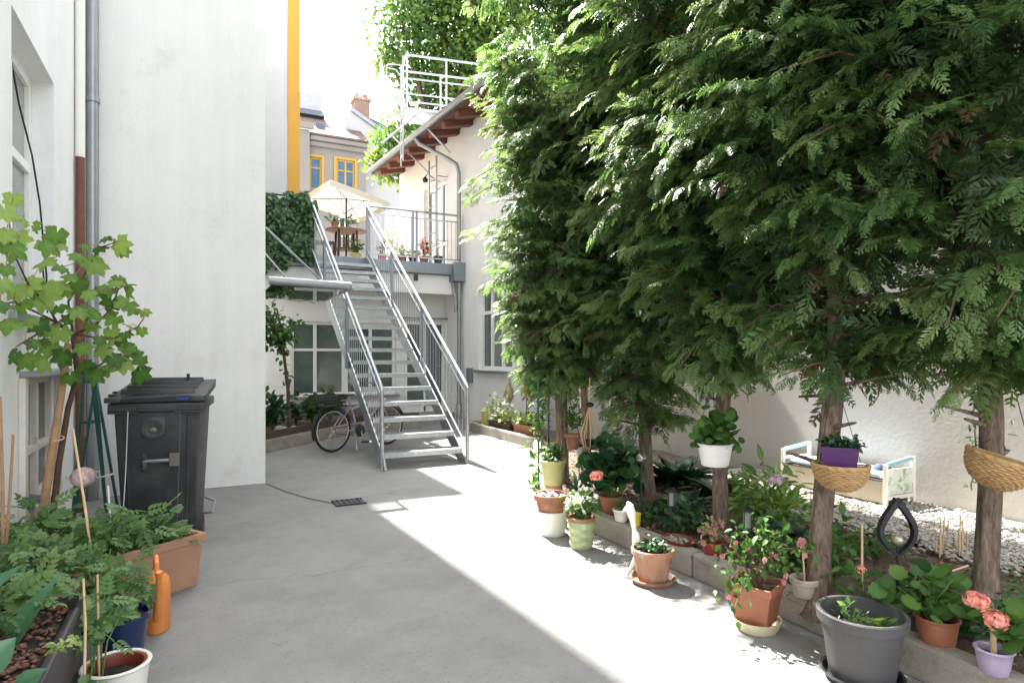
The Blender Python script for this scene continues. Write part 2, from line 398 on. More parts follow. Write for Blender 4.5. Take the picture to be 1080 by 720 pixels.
m_rafter = M('red_brown_wood', (.155, .06, .038), .7, var=.2, scale=6, bump=.2, bscale=30)
m_rooft = brick_mat('roof_tiles', (.115, .07, .055), (.15, .095, .08), (.06, .045, .04), .28, .33, axis='XY')
m_roofd = M('dark_slate', (.10, .12, .16), .6, var=.15, scale=4)
m_roof = M('grey_roof_sheet', (.22, .23, .24), .6, .3, var=.1, scale=3)
m_brick = brick_mat('chimney_brick', (.19, .09, .065), (.24, .13, .095), (.24, .22, .2), .25, .08)
m_yframe = M('yellow_window_paint', (.38, .23, .045), .5, var=.06)
m_terra = M('terracotta', (.33, .15, .09), .85, var=.24, scale=12, bump=.15, bscale=120, stain=(.45, .31, .24), stscale=9, stlo=.55, sthi=.72)
m_terraold = M('aged_terracotta', (.36, .19, .12), .9, var=.2, scale=12, bump=.2, bscale=100, stain=(.50, .42, .34), stscale=7, stlo=.48, sthi=.66)
m_terrap = M('terracotta_plastic', (.33, .12, .065), .55, var=.14, scale=10, stain=(.38, .24, .17), stscale=8, stlo=.58, sthi=.78)
m_terrab = M('brown_planter_plastic', (.36, .20, .125), .6, var=.1, scale=8, bump=.08, bscale=60)
m_cer = M('white_ceramic', (.80, .78, .73), .35, var=.05, scale=8)
m_wpl = M('white_plastic', (.80, .80, .78), .4, var=.04, scale=9)
m_creampl = M('cream_plastic', (.72, .66, .46), .45, var=.05, scale=9)
m_greencer = M('pale_green_glaze', (.36, .42, .22), .3, var=.14, scale=10, coat=.3)
m_yelgreen = M('yellow_green_pot', (.50, .50, .22), .5, var=.1, scale=10)
m_greypl = M('grey_planter_plastic', (.062, .062, .065), .6, var=.14, scale=9, bump=.05, bscale=90, stain=(.11, .105, .10), stscale=6, stlo=.55, sthi=.8)
m_blackpl = M('black_plastic', (.018, .019, .022), .42, var=.15, scale=8, bump=.05, bscale=160)
m_binpl = M('charcoal_bin_plastic', (.026, .028, .032), .45, var=.25, scale=4, bump=.08, bscale=200, stain=(.085, .082, .076), stscale=4, stlo=.54, sthi=.8)
m_trough = M('dark_trough_plastic', (.045, .040, .042), .5, var=.15, scale=6)
m_red = M('red_glaze', (.26, .035, .028), .35, var=.1, scale=9)
m_redin = M('dark_red_plastic', (.20, .035, .02), .5, var=.15, scale=9)
m_blue = M('cobalt_glaze', (.010, .026, .10), .2, var=.2, scale=9, coat=.4)
m_bluepat = M('blue_sticker', (.03, .10, .38), .4, var=.1, scale=9)
m_lilac = M('lilac_glaze', (.34, .29, .42), .3, var=.1, scale=7, coat=.3)
m_purple = M('purple_plastic', (.075, .022, .11), .35, var=.1, scale=9)
m_orange = M('orange_plastic', (.68, .23, .05), .5, var=.12, scale=9, stain=(.55, .26, .12), stscale=8, stlo=.55, sthi=.8)
m_wicker = M('wicker', (.46, .29, .125), .8, var=.25, scale=40, bump=.3, bscale=120, stain=(.30, .17, .07), stscale=18, stlo=.55, sthi=.7)
m_bark = bark('thuja_bark', (.095, .062, .046), (.29, .215, .165), (.10, .12, .05))
m_barkd = M('dark_bark', (.10, .06, .04), .95, var=.3, scale=16, bump=.8, bscale=50)
m_twig = M('brown_twig', (.14, .085, .05), .9, var=.2, scale=20)
m_stem = M('green_stem', (.12, .19, .05), .6, var=.2, scale=20)
m_pole = M('rough_wooden_stake', (.36, .22, .12), .85, var=.25, scale=14, bump=.3, bscale=60)
m_bamboo = M('bamboo_cane', (.58, .42, .24), .6, var=.15, scale=14)
m_darkgreen = M('dark_green_paint', (.01, .10, .09), .45, var=.15, scale=9)
m_darkmetal = M('dark_metal', (.04, .042, .05), .45, .7, var=.2, scale=12)
m_copper = M('bronze_glass', (.30, .16, .06), .25, .6, var=.3, scale=12)
m_tyre = M('tyre_rubber', (.02, .02, .02), .8, var=.2, scale=20)
m_chrome = M('bright_metal', (.62, .62, .62), .25, 1, var=.05)
m_bikef = M('lilac_silver_paint', (.42, .36, .46), .35, .5, var=.1, scale=9)
m_cloth = M('cream_parasol_fabric', (.80, .74, .58), .9, var=.04, scale=8)
m_whitewood = M('white_painted_wood', (.76, .73, .67), .6, var=.06, scale=9, bump=.1, bscale=60)
m_creamwood = M('cream_box_panel', (.66, .58, .47), .6, var=.06, scale=9)
m_bluecloth = M('pale_blue_cushion', (.55, .66, .80), .9, var=.12, scale=12)
m_wood = M('brown_table_wood', (.26, .14, .07), .6, var=.2, scale=12)
m_boardw = M('dark_weathered_board', (.085, .055, .04), .9, var=.25, scale=12)
m_gravel = M('white_gravel', (.38, .355, .32), .95, var=.3, scale=20)
m_litter = LM('dry_leaf', (.07, .045, .03), (.16, .10, .06), (.30, .2, .12), .1, .9)
def tulle(name, c0, c1): return LM(name, c0, tuple((a + b) / 2 for a, b in zip(c0, c1)), c1, .35, .6)
f_pink, f_salmon, f_white, f_magenta, f_red = tulle('pink_petal', (.50, .17, .21), (.70, .38, .40)), tulle('salmon_petal', (.66, .25, .20), (.84, .46, .38)), tulle('white_petal', (.75, .75, .7), (.9, .9, .86)), tulle('magenta_petal', (.55, .03, .25), (.7, .12, .4)), tulle('red_petal', (.5, .03, .05), (.7, .10, .12))
f_lilac = tulle('lilac_white_petal', (.55, .42, .48), (.75, .66, .68))
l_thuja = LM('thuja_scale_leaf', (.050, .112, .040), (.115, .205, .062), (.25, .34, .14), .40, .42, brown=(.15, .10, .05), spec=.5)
l_bgtree = LM('broad_leaf', (.03, .075, .02), (.07, .15, .035), (.16, .24, .05), .4, .45)
l_ivy = LM('ivy_leaf', (.014, .048, .016), (.036, .100, .028), (.10, .20, .05), .22, .35, spec=.5)
l_vine = LM('vine_leaf', (.045, .12, .025), (.125, .245, .045), (.26, .38, .10), .45, .5)
l_ger = LM('geranium_leaf', (.03, .085, .02), (.06, .15, .03), (.13, .24, .05), .3, .55)
l_dark = LM('dark_glossy_leaf', (.010, .04, .016), (.02, .07, .025), (.05, .12, .035), .15, .3, spec=.5)
l_mid = LM('mid_green_leaf', (.025, .07, .018), (.06, .14, .03), (.15, .26, .06), .35, .5)
l_tom = LM('tomato_leaf', (.055, .12, .04), (.12, .225, .075), (.24, .35, .14), .38, .5)
l_varieg = LM('variegated_leaf', (.07, .17, .03), (.22, .36, .08), (.70, .74, .42), .35, .5)
l_broad = LM('broad_soft_leaf', (.03, .10, .05), (.06, .17, .08), (.12, .26, .14), .2, .28, spec=.6)
l_blue = LM('bluegreen_leaf', (.05, .13, .09), (.11, .22, .15), (.25, .38, .27), .2, .35, spec=.5)
l_pale = LM('pale_green_leaf', (.14, .22, .06), (.28, .36, .11), (.5, .55, .25), .35, .5)
X_, Y_, Z_ = Vector((1, 0, 0)), Vector((0, 1, 0)), Vector((0, 0, 1))
def window(parent, o, u, n, a0, a1, z0, z1, inset, cols, rows, fw=.055, mf=None, mg=None, sill=None, name='window', gl=None, deep=.06):
    """a casement window filling an opening; cols/rows = relative positions of mullions/transoms"""
    mf = mf or m_frame; mg = mg or m_glass
    b = MB()
    for (p, q, r_, s_) in ((a0, a0 + fw, z0, z1), (a1 - fw, a1, z0, z1), (a0 + fw, a1 - fw, z0, z0 + fw), (a0 + fw, a1 - fw, z1 - fw, z1)):
        b.obox(o, u, n, p, q, -inset - deep, -inset, r_, s_)
    xs = [a0 + fw * .5] + [a0 + (a1 - a0) * c for c in cols] + [a1 - fw * .5]
    for x in xs[1:-1]: b.obox(o, u, n, x - fw * .55, x + fw * .55, -inset - deep + .004, -inset + .006, z0 + fw, z1 - fw)
    for (c0, c1, rz) in rows:
        zz = z0 + (z1 - z0) * rz
        b.obox(o, u, n, a0 + (a1 - a0) * c0 + fw * .5, a0 + (a1 - a0) * c1 - fw * .5, -inset - deep + .008, -inset + .003, zz - fw * .45, zz + fw * .45)
    w = obj(name, b, mf, parent, smooth=False, bevel=.006)
    for i in range(len(xs) - 1):
        g = MB().obox(o, u, n, xs[i], xs[i + 1], -inset - deep * .6, -inset - deep * .45, z0 + fw * .5, z1 - fw * .5)
        obj('pane', g, (gl[i] if gl else mg), w, smooth=False)
    if sill:
        s = MB().obox(o, u, n, a0 - .06, a1 + .06, -inset * .3, sill, z0 - .05, z0 - .004)
        obj('sill', s, m_zinc, w, smooth=False, bevel=.006)
    return w
def torus_pts(c, r, ax1, ax2, n=20, a0=0, a1=2 * math.pi, endpoint=False):
    k = n if not endpoint else n
    return [Vector(c) + ax1 * (r * math.cos(a0 + (a1 - a0) * i / (k if not endpoint else k - 1))) + ax2 * (r * math.sin(a0 + (a1 - a0) * i / (k if not endpoint else k - 1))) for i in range(k)]
# ------------------------------------------------------------------ ground
def sheet(name, poly, z, mat, kind='structure', parent=None):
    o = obj(name, MB().add([(x, y, z) for x, y in poly], [tuple(range(len(poly)))]), mat, parent, smooth=False)
    if kind: o['kind'] = kind
    return o
sheet('courtyard_ground', [(-60, -40), (80, -40), (80, 120), (-60, 120)], 0, m_ground)
def strip(name, pts, w, z, mat):
    vs = []; fs = []
    for i, p in enumerate(pts):
        p = Vector((p[0], p[1])); a = Vector(pts[max(0, i - 1)]); b = Vector(pts[min(len(pts) - 1, i + 1)])
        d = (b - a).normalized(); n = Vector((-d.y, d.x)) * w / 2
        vs += [(p.x + n.x, p.y + n.y, z), (p.x - n.x, p.y - n.y, z)]
    for i in range(len(pts) - 1): fs.append((2 * i, 2 * i + 1, 2 * i + 3, 2 * i + 2))
    o = obj(name, MB().add(vs, fs), mat, None, smooth=False); o['kind'] = 'structure'; return o
jp = [at(px, py) for px, py in ((281, 510), (300, 518), (325, 525.5), (352, 531))]
strip('ground_joint', [(p.x, p.y) for p in jp], .018, .004, m_joint)
# garden soil + kerb
KB = [(2.57, -.6), (2.57, 3.9), (2.62, 4.6), (3.0, 5.5), (3.6, 6.6), (4.17, 7.6), (4.17, 10.2), (5.0, 10.2)]
soilp = KB + [(5.2, -.6)]
def soil_sheet(name, poly, z, step, amp, mat):
    """bumpy soil: grid clipped to the polygon"""
    xs = [p[0] for p in poly]; ys = [p[1] for p in poly]; vs = {}; fs = []; V = []
    def inside(x, y):
        c = False; j = len(poly) - 1
        for i in range(len(poly)):
            (xi, yi), (xj, yj) = poly[i], poly[j]
            if (yi > y) != (yj > y) and x < (xj - xi) * (y - yi) / (yj - yi) + xi: c = not c
            j = i
        return c
    nx = int((max(xs) - min(xs)) / step) + 2; ny = int((max(ys) - min(ys)) / step) + 2
    def vid(i, j):
        if (i, j) not in vs:
            x = min(xs) + i * step; y = min(ys) + j * step
            vs[(i, j)] = len(V); V.append((x, y, z + amp * (math.sin(x * 7.3 + 1.7 * math.sin(y * 5.1)) * math.sin(y * 6.1 + x) + .7 * U(-1, 1))))
        return vs[(i, j)]
    for i in range(nx):
        for j in range(ny):
            x = min(xs) + (i + .5) * step; y = min(ys) + (j + .5) * step
            if inside(x, y): fs.append((vid(i, j), vid(i + 1, j), vid(i + 1, j + 1), vid(i, j + 1)))
    o = obj(name, MB().add(V, fs), mat, None, ang=80); o['kind'] = 'structure'; return o
soil_sheet('garden_soil', soilp, .118, .07, .012, m_soil)
def kerb(name, pts, w, h, mat):
    """kerb stones along a polyline, inner side = left of travel is the courtyard"""
    b = MB()
    for i in range(len(pts) - 1):
        p, q = Vector((*pts[i], 0)), Vector((*pts[i + 1], 0)); L = (q - p).length; u = (q - p).normalized(); n = Vector((-u.y, u.x, 0))
        k = max(1, round(L / 1.0)); g = .006
        for j in range(k):
            b.obox(p, u, n, L * j / k + g, L * (j + 1) / k - g, -w, U(-.003, .003), 0, h + U(-.006, .006))
    o = obj(name, b, mat, None, smooth=False, bevel=.012); o['kind'] = 'structure'; return o
kerb('garden_kerb', KB, .1, .15, m_kerb)
# gravel along the right wall : pebbles
n = 11000; px_ = rng.uniform(3.85, 5.1, n); py_ = rng.uniform(.2, 4.6, n) ; keep = rng.random(n) < np.clip((px_ - 3.75) / .35, 0, 1); px_, py_ = px_[keep], py_[keep]
oct_ = np.array([(1, 0, 0), (-1, 0, 0), (0, 1, 0), (0, -1, 0), (0, 0, .6), (0, 0, -.6), (.7, .7, .25), (-.7, .7, .25), (.7, -.7, .25), (-.7, -.7, .25)], float)
octf = np.array([(0, 6, 4), (6, 2, 4), (2, 7, 4), (7, 1, 4), (1, 9, 4), (9, 3, 4), (3, 8, 4), (8, 0, 4), (0, 8, 5), (8, 3, 5), (3, 9, 5), (9, 1, 5), (1, 7, 5), (7, 2, 5), (2, 6, 5), (6, 0, 5)])
d_ = norm(np.stack([rng.normal(size=len(px_)), rng.normal(size=len(px_)), rng.normal(size=len(px_)) * .2], -1)); up_ = np.tile([0, 0, 1.0], (len(px_), 1))
V, F, T = inst(oct_, octf, np.stack([px_, py_, .134 + rng.random(len(px_)) * .008], -1), frames(d_, up_), rng.uniform(.008, .021, len(px_)), rng.random(len(px_)))
g = build_np('gravel', V, F, m_gravel, None, T, True); g['kind'] = 'stuff'
gs = sheet('gravel_bed', [(3.9, -.5), (5.12, -.5), (5.12, 4.7), (4.3, 4.7), (4.0, 3.0)], .136, m_gravel)
# dead leaves and twigs on the soil
n = 5200; lx = rng.uniform(2.58, 4.15, n); ly = rng.uniform(.4, 7.2, n); ok = (ly < 4.2) | ((lx - 2.6) > (ly - 4.4) * .55); lx, ly = lx[ok], ly[ok]; n = len(lx)
d_ = norm(np.stack([rng.normal(size=n), rng.normal(size=n), rng.normal(size=n) * .25], -1)); up_ = norm(np.stack([rng.normal(size=n) * .4, rng.normal(size=n) * .4, np.ones(n)], -1))
V, F, T = inst(*OV, np.stack([lx, ly, .134 + rng.random(n) * .012], -1), frames(d_, up_), rng.uniform(.015, .045, n), rng.random(n))
g = build_np('leaf_litter', V, F, m_litter, None, T); g['kind'] = 'stuff'
# sparse litter blown along the kerb
n = 170; ly = rng.uniform(1.2, 4.4, n); lx = 2.56 - np.abs(rng.normal(0, .10, n)) - .01
d_ = norm(np.stack([rng.normal(size=n), rng.normal(size=n), rng.normal(size=n) * .1], -1)); up_ = norm(np.stack([rng.normal(size=n) * .25, rng.normal(size=n) * .25, np.ones(n)], -1))
V, F, T = inst(*OVN, np.stack([lx, ly, .006 + rng.random(n) * .004], -1), frames(d_, up_), rng.uniform(.008, .022, n), rng.random(n))
g = build_np('leaf_litter', V, F, m_litter, None, T); g['kind'] = 'stuff'

# ------------------------------------------------------------------ left house
LX = -.93
lb = thing('apartment_building', 'white rendered house wall along the left edge with tall window and cellar window', 'building', (LX, 4, 0))
b = MB().wall((LX, -4, 0), Y_, X_, (0, 10.8), 0, 14, [(8.31, 9.44, 1.55, 3.24), (8.53, 9.44, .37, 1.17)], .32)
obj('wall', b, m_white2, lb, smooth=False)
w = window(lb, (LX, -4, 0), Y_, X_, 8.31, 9.44, 1.55, 3.24, .13, [.5], [(0, 1, .62)], fw=.07, mg=m_glassl, sill=.04)
w = window(lb, (LX, -4, 0), Y_, X_, 8.53, 9.44, .37, 1.17, .015, [.5], [(0, .5, .42), (.5, 1, .42)], fw=.05, mf=m_oldframe, mg=m_glass, name='cellar_window', deep=.07)
obj('surround', MB().obox((LX, -4, 0), Y_, X_, 8.45, 8.525, .001, .035, .33, 1.17).obox((LX, -4, 0), Y_, X_, 9.445, 9.51, .001, .035, .33, 1.17).obox((LX, -4, 0), Y_, X_, 8.528, 9.442, .001, .035, .31, .365), m_oldframe, w, smooth=False, bevel=.004)
obj('ledge', MB().obox((LX, -4, 0), Y_, X_, 8.48, 9.49, 0, .10, 1.175, 1.21), m_zinc, w, smooth=False, bevel=.004)
obj('drainpipe', MB().tube([(LX + .066, 6.70, 0), (LX + .066, 6.70, 14)], .05, 16), m_zinc, lb)
o = obj('standpipe', MB().tube([(LX + .040, 6.24, 2.95), (LX + .040, 6.24, 14)], .036, 14), m_whitepipe, lb)
o = obj('standpipe', MB().tube([(LX + .040, 6.24, 0), (LX + .040, 6.24, 2.945)], .034, 14), m_rust, lb); o['label'] = 'rusty brown lower length of pipe'
for z in (1.9, 3.6, 5.2):
    br = MB().lathe([(.054, -.02), (.06, -.02), (.06, .02), (.054, .02)], (LX + .066, 6.70, z), 16)
    obj('pipe_clip', br, m_zinc, lb)
cb = MB().tube([dep(11, 60, 3.9), dep(20, 110, 4.0), dep(34, 165, 4.12), dep(42, 215, 4.2), dep(49, 290, 4.22), dep(50, 330, 4.22)], .006, 6)
o = obj('cable', cb, m_darkmetal); setp(o, 'thin dark cable hanging in front of the left window', 'cable')
# ------------------------------------------------------------------ windowless white block
blk = thing('house_block', 'tall windowless white rendered house end standing behind the wheelie bin', 'building', (-.5, 6.8, 0))
b = MB().prism([(-6, 6.8, 0), (.60, 6.8, 0), (.93, 12.0, 0), (-6, 12.0, 0)], (0, 0, 14))  # hidden far corner pushed outwards to set the courtyard shadow edge
obj('wall', b, m_white, blk, smooth=False)
# glass canopy over its side door
cn = thing('door_canopy', 'glass door canopy with grey steel front beam and tie rods left of the stairs', 'canopy', (.62, 7.6, 2.05))
obj('front_beam', MB().tube([(.63, 6.78, 2.07), (1.46, 6.78, 2.05)], .042, 16), m_zinc, cn)
obj('rear_beam', MB().tube([(.68, 8.4, 2.07), (1.46, 8.4, 2.05)], .022, 12), m_zinc, cn)
obj('edge_strip', MB().beam((1.47, 6.72, 2.045), (1.47, 8.46, 2.045), .03, .05), m_galv, cn, smooth=False)
obj('glass_sheet', MB().box(.65, 1.455, 6.83, 8.38, 2.02, 2.035), m_canopy, cn, smooth=False)
obj('rafter_bar', MB().box(1.02, 1.05, 6.83, 8.37, 2.037, 2.06), m_galvd, cn, smooth=False)
obj('tie_rod', MB().tube([(.61, 6.86, 2.62), (1.16, 6.80, 2.09)], .011, 8), m_galv, cn)
obj('tie_rod', MB().tube([(.69, 8.3, 2.62), (1.16, 8.38, 2.09)], .011, 8), m_galv, cn)
# ------------------------------------------------------------------ neighbour with yellow corner
m_neigh = M('pale_grey_plaster', (.47, .47, .48), .9, var=.06, scale=1.2, bump=.2, bscale=30)
nb = thing('neighbour_building', 'pale grey house end with orange yellow corner strip behind the ivy', 'building', (1.0, 13.0, 0))
obj('wall', MB().box(-3, 1.56, 13.0, 16.5, 2.9, 9.4), m_neigh, nb, smooth=False)
obj('corner_strip', MB().box(1.562, 1.79, 12.97, 16.5, 2.9, 9.4), m_yellow, nb, smooth=False, bevel=.01)
# ------------------------------------------------------------------ ground floor house under the terrace
gh = thing('terrace_house', 'low cream house below the roof terrace with glazed door and tall windows', 'building', (2.8, 12.8, 0))
WY = 12.8
holes = [(.75, 2.85, .5, 1.98), (3.04, 3.95, .10, 2.06)]
b = MB().wall((.85, WY, 0), X_, -Y_, (0, 4.12), 0, 2.9, holes, .25)
obj('wall', b, m_housew, gh, smooth=False)
window(gh, (.85, WY, 0), X_, -Y_, .75, 1.80, .5, 1.98, .08, [.44], [(0, .44, .62), (.44, 1, .62)], fw=.06, gl=[m_glassg, m_glassg], sill=.1)
window(gh, (.85, WY, 0), X_, -Y_, 1.80, 2.85, .5, 1.98, .08, [.5], [(0, .5, .62), (.5, 1, .62)], fw=.06, gl=[m_glass, m_glassg], sill=.1)
b = MB(); o_, u_, n_ = (.85, WY, 0), X_, -Y_
for q in ((3.04, 3.11, .10, 2.06), (3.88, 3.95, .10, 2.06), (3.11, 3.88, 1.97, 2.06), (3.48, 3.53, .10, 1.97), (3.11, 3.88, .10, .22)): b.obox(o_, u_, n_, q[0], q[1], -.14, -.06, q[2], q[3])
dr = obj('door', b, m_frame, gh, smooth=False, bevel=.006)
obj('pane', MB().obox(o_, u_, n_, 3.10, 3.49, -.11, -.095, .2, 1.98), m_glassg, dr, smooth=False)
obj('pane', MB().obox(o_, u_, n_, 3.52, 3.89, -.11, -.095, .2, 1.98), m_glass, dr, smooth=False)
cu = MB()
for i in range(7): cu.obox(o_, u_, n_, 3.545 + i * .048, 3.57 + i * .048, -.092, -.088, .24, 1.95)
obj('curtain', cu, m_galvd, dr, smooth=False)
obj('handle', MB().tube([Vector(o_) + X_ * 3.86 - Y_ * 0 + Vector((0, .055, 1.08)), Vector(o_) + X_ * 3.86 + Vector((0, .0, 1.08)), Vector(o_) + X_ * 3.76 + Vector((0, -.005, 1.08))], .011, 8), m_chrome, dr)
obj('door_hood', MB().obox(o_, u_, n_, 2.98, 4.0, 0, .06, 2.09, 2.12), m_galvd, gh, smooth=False)
lp = dep(452, 322, 13.35)
lo = obj('wall_lamp', MB().lathe([(.001, .10), (.09, .085), (.125, .03), (.13, 0), (.10, -.0)], (0, 0, 0), 20), m_cer, gh)
lo.data.transform(Matrix.Translation(Vector((lp.x, WY - .002, lp.z)) - gh.location) @ Matrix.Rotation(R(90), 4, 'X') )
# terrace slab & fascia
obj('terrace_slab', MB().box(.86, 4.86, 12.13, 20.2, 2.96, 3.17), m_greyw, gh, smooth=False)
obj('edge_beam', MB().box(.86, 4.86, 12.0, 12.128, 2.965, 3.19), m_galvd, gh, smooth=False, bevel=.008)
obj('fascia', MB().box(.86, 4.86, 12.12, 12.4, 2.57, 2.958), m_housew, gh, smooth=False, bevel=.008)
obj('ceiling', MB().box(.86, 4.86, 12.402, 12.78, 2.75, 2.957), m_housew, gh, smooth=False)
# steps below the door and plinth
obj('doorstep', MB().box(3.7, 4.85, 12.3, 12.78, 0, .10), m_kerb, gh, smooth=False, bevel=.01)
obj('plinth', MB().box(.86, 3.69, 12.73, 12.798, 0, .3), m_greyw, gh, smooth=False, bevel=.008)
# terrace railing
rl = thing('terrace_railing', 'galvanised balcony railing with thin bars along the terrace edge', 'railing', (3.85, 12.06, 3.19))
RY = 12.06
obj('handrail', MB().tube([(2.93, RY, 4.21), (4.86, RY, 4.21)], .022, 12), m_galv, rl)
obj('rail', MB().box(2.95, 4.84, RY - .008, RY + .008, 4.06, 4.085), m_galv, rl, smooth=False)
obj('rail', MB().box(2.95, 4.84, RY - .008, RY + .008, 3.27, 3.295), m_galv, rl, smooth=False)
for x in (2.95, 3.83, 3.91, 4.84): obj('post', MB().box(x - .02, x + .02, RY - .025, RY + .025, 3.0 if x in (3.83, 3.91) else 3.19, 4.195), m_galvd, rl, smooth=False, bevel=.004)
bl = obj('baluster', MB().tube([(3.03, RY, 3.29), (3.03, RY, 4.065)], .007, 6), m_galv, rl)
for i in range(1, 19): 
    x = i * .096
    if abs(3.03 + x - 3.87) > .07: partcopy(bl, (x, 0, 0))
obj('bracket', MB().box(3.83, 3.91, RY - .10, RY - .065, 2.80, 2.93), m_darkmetal, rl, smooth=False)
rl2 = thing('terrace_railing', 'short balcony railing left of the stairs hidden under ivy', 'railing', (1.4, 12.06, 3.19))
obj('handrail', MB().tube([(.75, RY, 4.24), (1.86, RY, 4.24)], .016, 10), m_darkmetal, rl2)
obj('post', MB().box(1.80, 1.84, RY - .02, RY + .02, 3.19, 4.22), m_galvd, rl2, smooth=False)
obj('post', MB().box(.80, .84, RY - .02, RY + .02, 3.19, 4.22), m_galvd, rl2, smooth=False)
for i in range(4): obj('wire', MB().tube([(.82, RY, 3.35 + .2 * i), (1.82, RY, 3.35 + .2 * i)], .004, 5), m_galv, rl2)
# ------------------------------------------------------------------ staircase
st = thing('metal_staircase', 'galvanised steel staircase with grated treads climbing to the terrace', 'staircase', (2.375, 7.0, 0))
SX0, SX1, SY0, SY1, SH, NR = 1.88, 2.87, 7.0, 12.0, 3.17, 18
TR = (SY1 - SY0) / NR; RS = SH / NR
def sz(y): return (y - SY0) / (SY1 - SY0) * SH
for x, lab in ((SX0, 'left'), (SX1, 'right')):
    s = 1 if x == SX0 else -1
    poly = [(x, SY0 - .10, 0), (x, SY0 + .16, 0), (x, SY1 + .02, sz(SY1) - .17), (x, SY1 + .02, sz(SY1) + .05), (x, SY1 - .10, sz(SY1) + .05), (x, SY0 - .02, .10)]
    obj('stringer', MB().prism(poly, (s * .014, 0, 0)), m_galv, st, smooth=False)
def tread(y, z):
    b = MB(); x0, x1 = SX0 + .018, SX1 - .018
    b.box(x0, x1, y - .005, y + .012, z - .055, z); b.box(x0, x1, y + .262, y + .272, z - .04, z - .002)
    b.box(x0, x0 + .006, y + .013, y + .261, z - .04, z - .002); b.box(x1 - .006, x1, y + .013, y + .261, z - .04, z - .002)
    for i in range(10):
        yy = y + .026 + i * .0235
        b.box(x0 + .007, x1 - .007, yy, yy + .009, z - .03, z - .003)
    for i in range(1, 8):
        xx = x0 + (x1 - x0) * i / 8; b.box(xx - .003, xx + .003, y + .013, y + .261, z - .036, z - .031)
    return b
t0 = obj('tread', tread(SY0 + .02, RS), m_galv, st, smooth=False)
for i in range(1, NR - 1): partcopy(t0, (0, TR * i, RS * i))
for x in (SX0 - .03, SX1 + .03):
    hz = .93; right = x > 2.3
    p0 = Vector((x, SY0 - .02, 0)); 
    obj('handrail', MB().tube([(x, SY0 - .035, .80), (x, SY0 - .03, .90), (x, SY0 + .05, .98), (x, SY1 - .05, sz(SY1) + hz + .07), (x, SY1 + .05, sz(SY1) + hz + .11)], .0235, 14), m_galv, st)
    obj('rail', MB().tube([(x, SY0 + .02, .22), (x, SY1 - .02, sz(SY1) + .16)], .013, 10), m_galv, st)
    obj('rail', MB().tube([(x, SY0 + .02, .84), (x, SY1 - .02, sz(SY1) + .84)], .011, 10), m_galv, st)
    obj('post', MB().tube([(x, SY0 - .03, 0), (x, SY0 - .03, .82)], .025, 12), m_galv, st)
    obj('foot_plate', MB().box(x - .05, x + .05, SY0 - .08, SY0 + .02, .0, .008), m_galv, st, smooth=False)
    if not right: obj('brace', MB().tube([(x + .02, SY0 - .10, .005), (x + .01, SY0 - .035, .24)], .012, 8), m_galv, st)
    for ym in ((10.3, 8.7) if right else (8.86, 10.6)):
        wide = not (right and ym == 8.7)
        obj('post', MB().box(x - .02, x + .02, ym - (.05 if wide else .02), ym + (.05 if wide else .02), sz(ym) - .06, sz(ym) + .93), m_galvd, st, smooth=False, bevel=.004)
    b0 = obj('baluster', MB().tube([(x, SY0 + .13, .28), (x, SY0 + .13, .92)], .005, 6), m_galv, st)
    for i in range(1, 41 if right else 38):
        partcopy(b0, (0, i * .12, sz(SY0 + i * .12)))
    top_post = obj('post', MB().box(x - .02, x + .02, SY1 - .0, SY1 + .045, sz(SY1) - .05, sz(SY1) + 1.06), m_galvd, st, smooth=False, bevel=.004)
# ------------------------------------------------------------------ right house (upper terrace door, roof)
rh = thing('right_house', 'two storey white house with overhanging grey roof and red brown rafters', 'building', (5.1, 9.0, 0))
A = Vector((5.13, 9.0, 0)); B = Vector((4.63, 15.5, 0)); u1 = (B - A).normalized(); n1 = Vector((-u1.y, u1.x, 0)); L1 = (B - A).length
def rp(px):   # point on that wall at photo column px -> distance along u1
    rx, ry = ray(px); d = Vector((rx, ry, 0)); 
    k = (A.x * u1.y - A.y * u1.x) / (d.x * u1.y - d.y * u1.x)
    return (d * k - A).dot(u1), k
def rz(px, py): return CAMZ + (HOR - py) * rp(px)[1] / FPX
wa, wb = rp(540)[0], rp(504)[0]; da, db = rp(471)[0], rp(447)[0]
b = MB().wall(A, u1, n1, (0, L1), 0, 6.05, [(wa, wb, 1.02, 2.62), (da, db, 3.2, 5.2)], .3)
obj('wall', b, m_housew, rh, smooth=False)
obj('end_wall', MB().box(4.65, 9, 15.5, 15.75, 0, 6.0), m_housew, rh, smooth=False); obj('end_wall', MB().box(5.14, 9, 9.0, 9.3, 0, 6.0), m_housew, rh, smooth=False)
window(rh, A, u1, n1, wa, wb, 1.02, 2.62, .09, [.36, .68], [(0, .36, .70), (.36, .68, .7), (.68, 1, .70)], fw=.075, gl=[m_glassl, m_glassl, m_glassg], sill=.10)
window(rh, A, u1, n1, da, db, 3.2, 5.2, .08, [.33, .66], [(0, .33, .3), (.33, .66, .3), (.66, 1, .3)], fw=.08, gl=[m_glassl, m_glass, m_glassl], name='terrace_door')
ov = .70
def ro(a, b_, z): return A + u1 * a + n1 * b_ + Z_ * z
ra0, ra1 = -.4, L1 + .35
poly = [ro(ra0, ov, 5.93), ro(ra0, ov, 6.05), ro(ra0, -4.5, 7.3), ro(ra0, -4.5, 7.18)]
obj('roof', MB().prism(poly, u1 * (ra1 - ra0)), m_roof, rh, smooth=False)
rf0 = None
a = .15
while a < L1 + .3:
    p, q = ro(a, ov - .06, 5.855), ro(a, -.1, 6.045)
    obj('rafter', MB().beam(p, q, .16, .13), m_rafter, rh, smooth=False, bevel=.006)
    a += .62
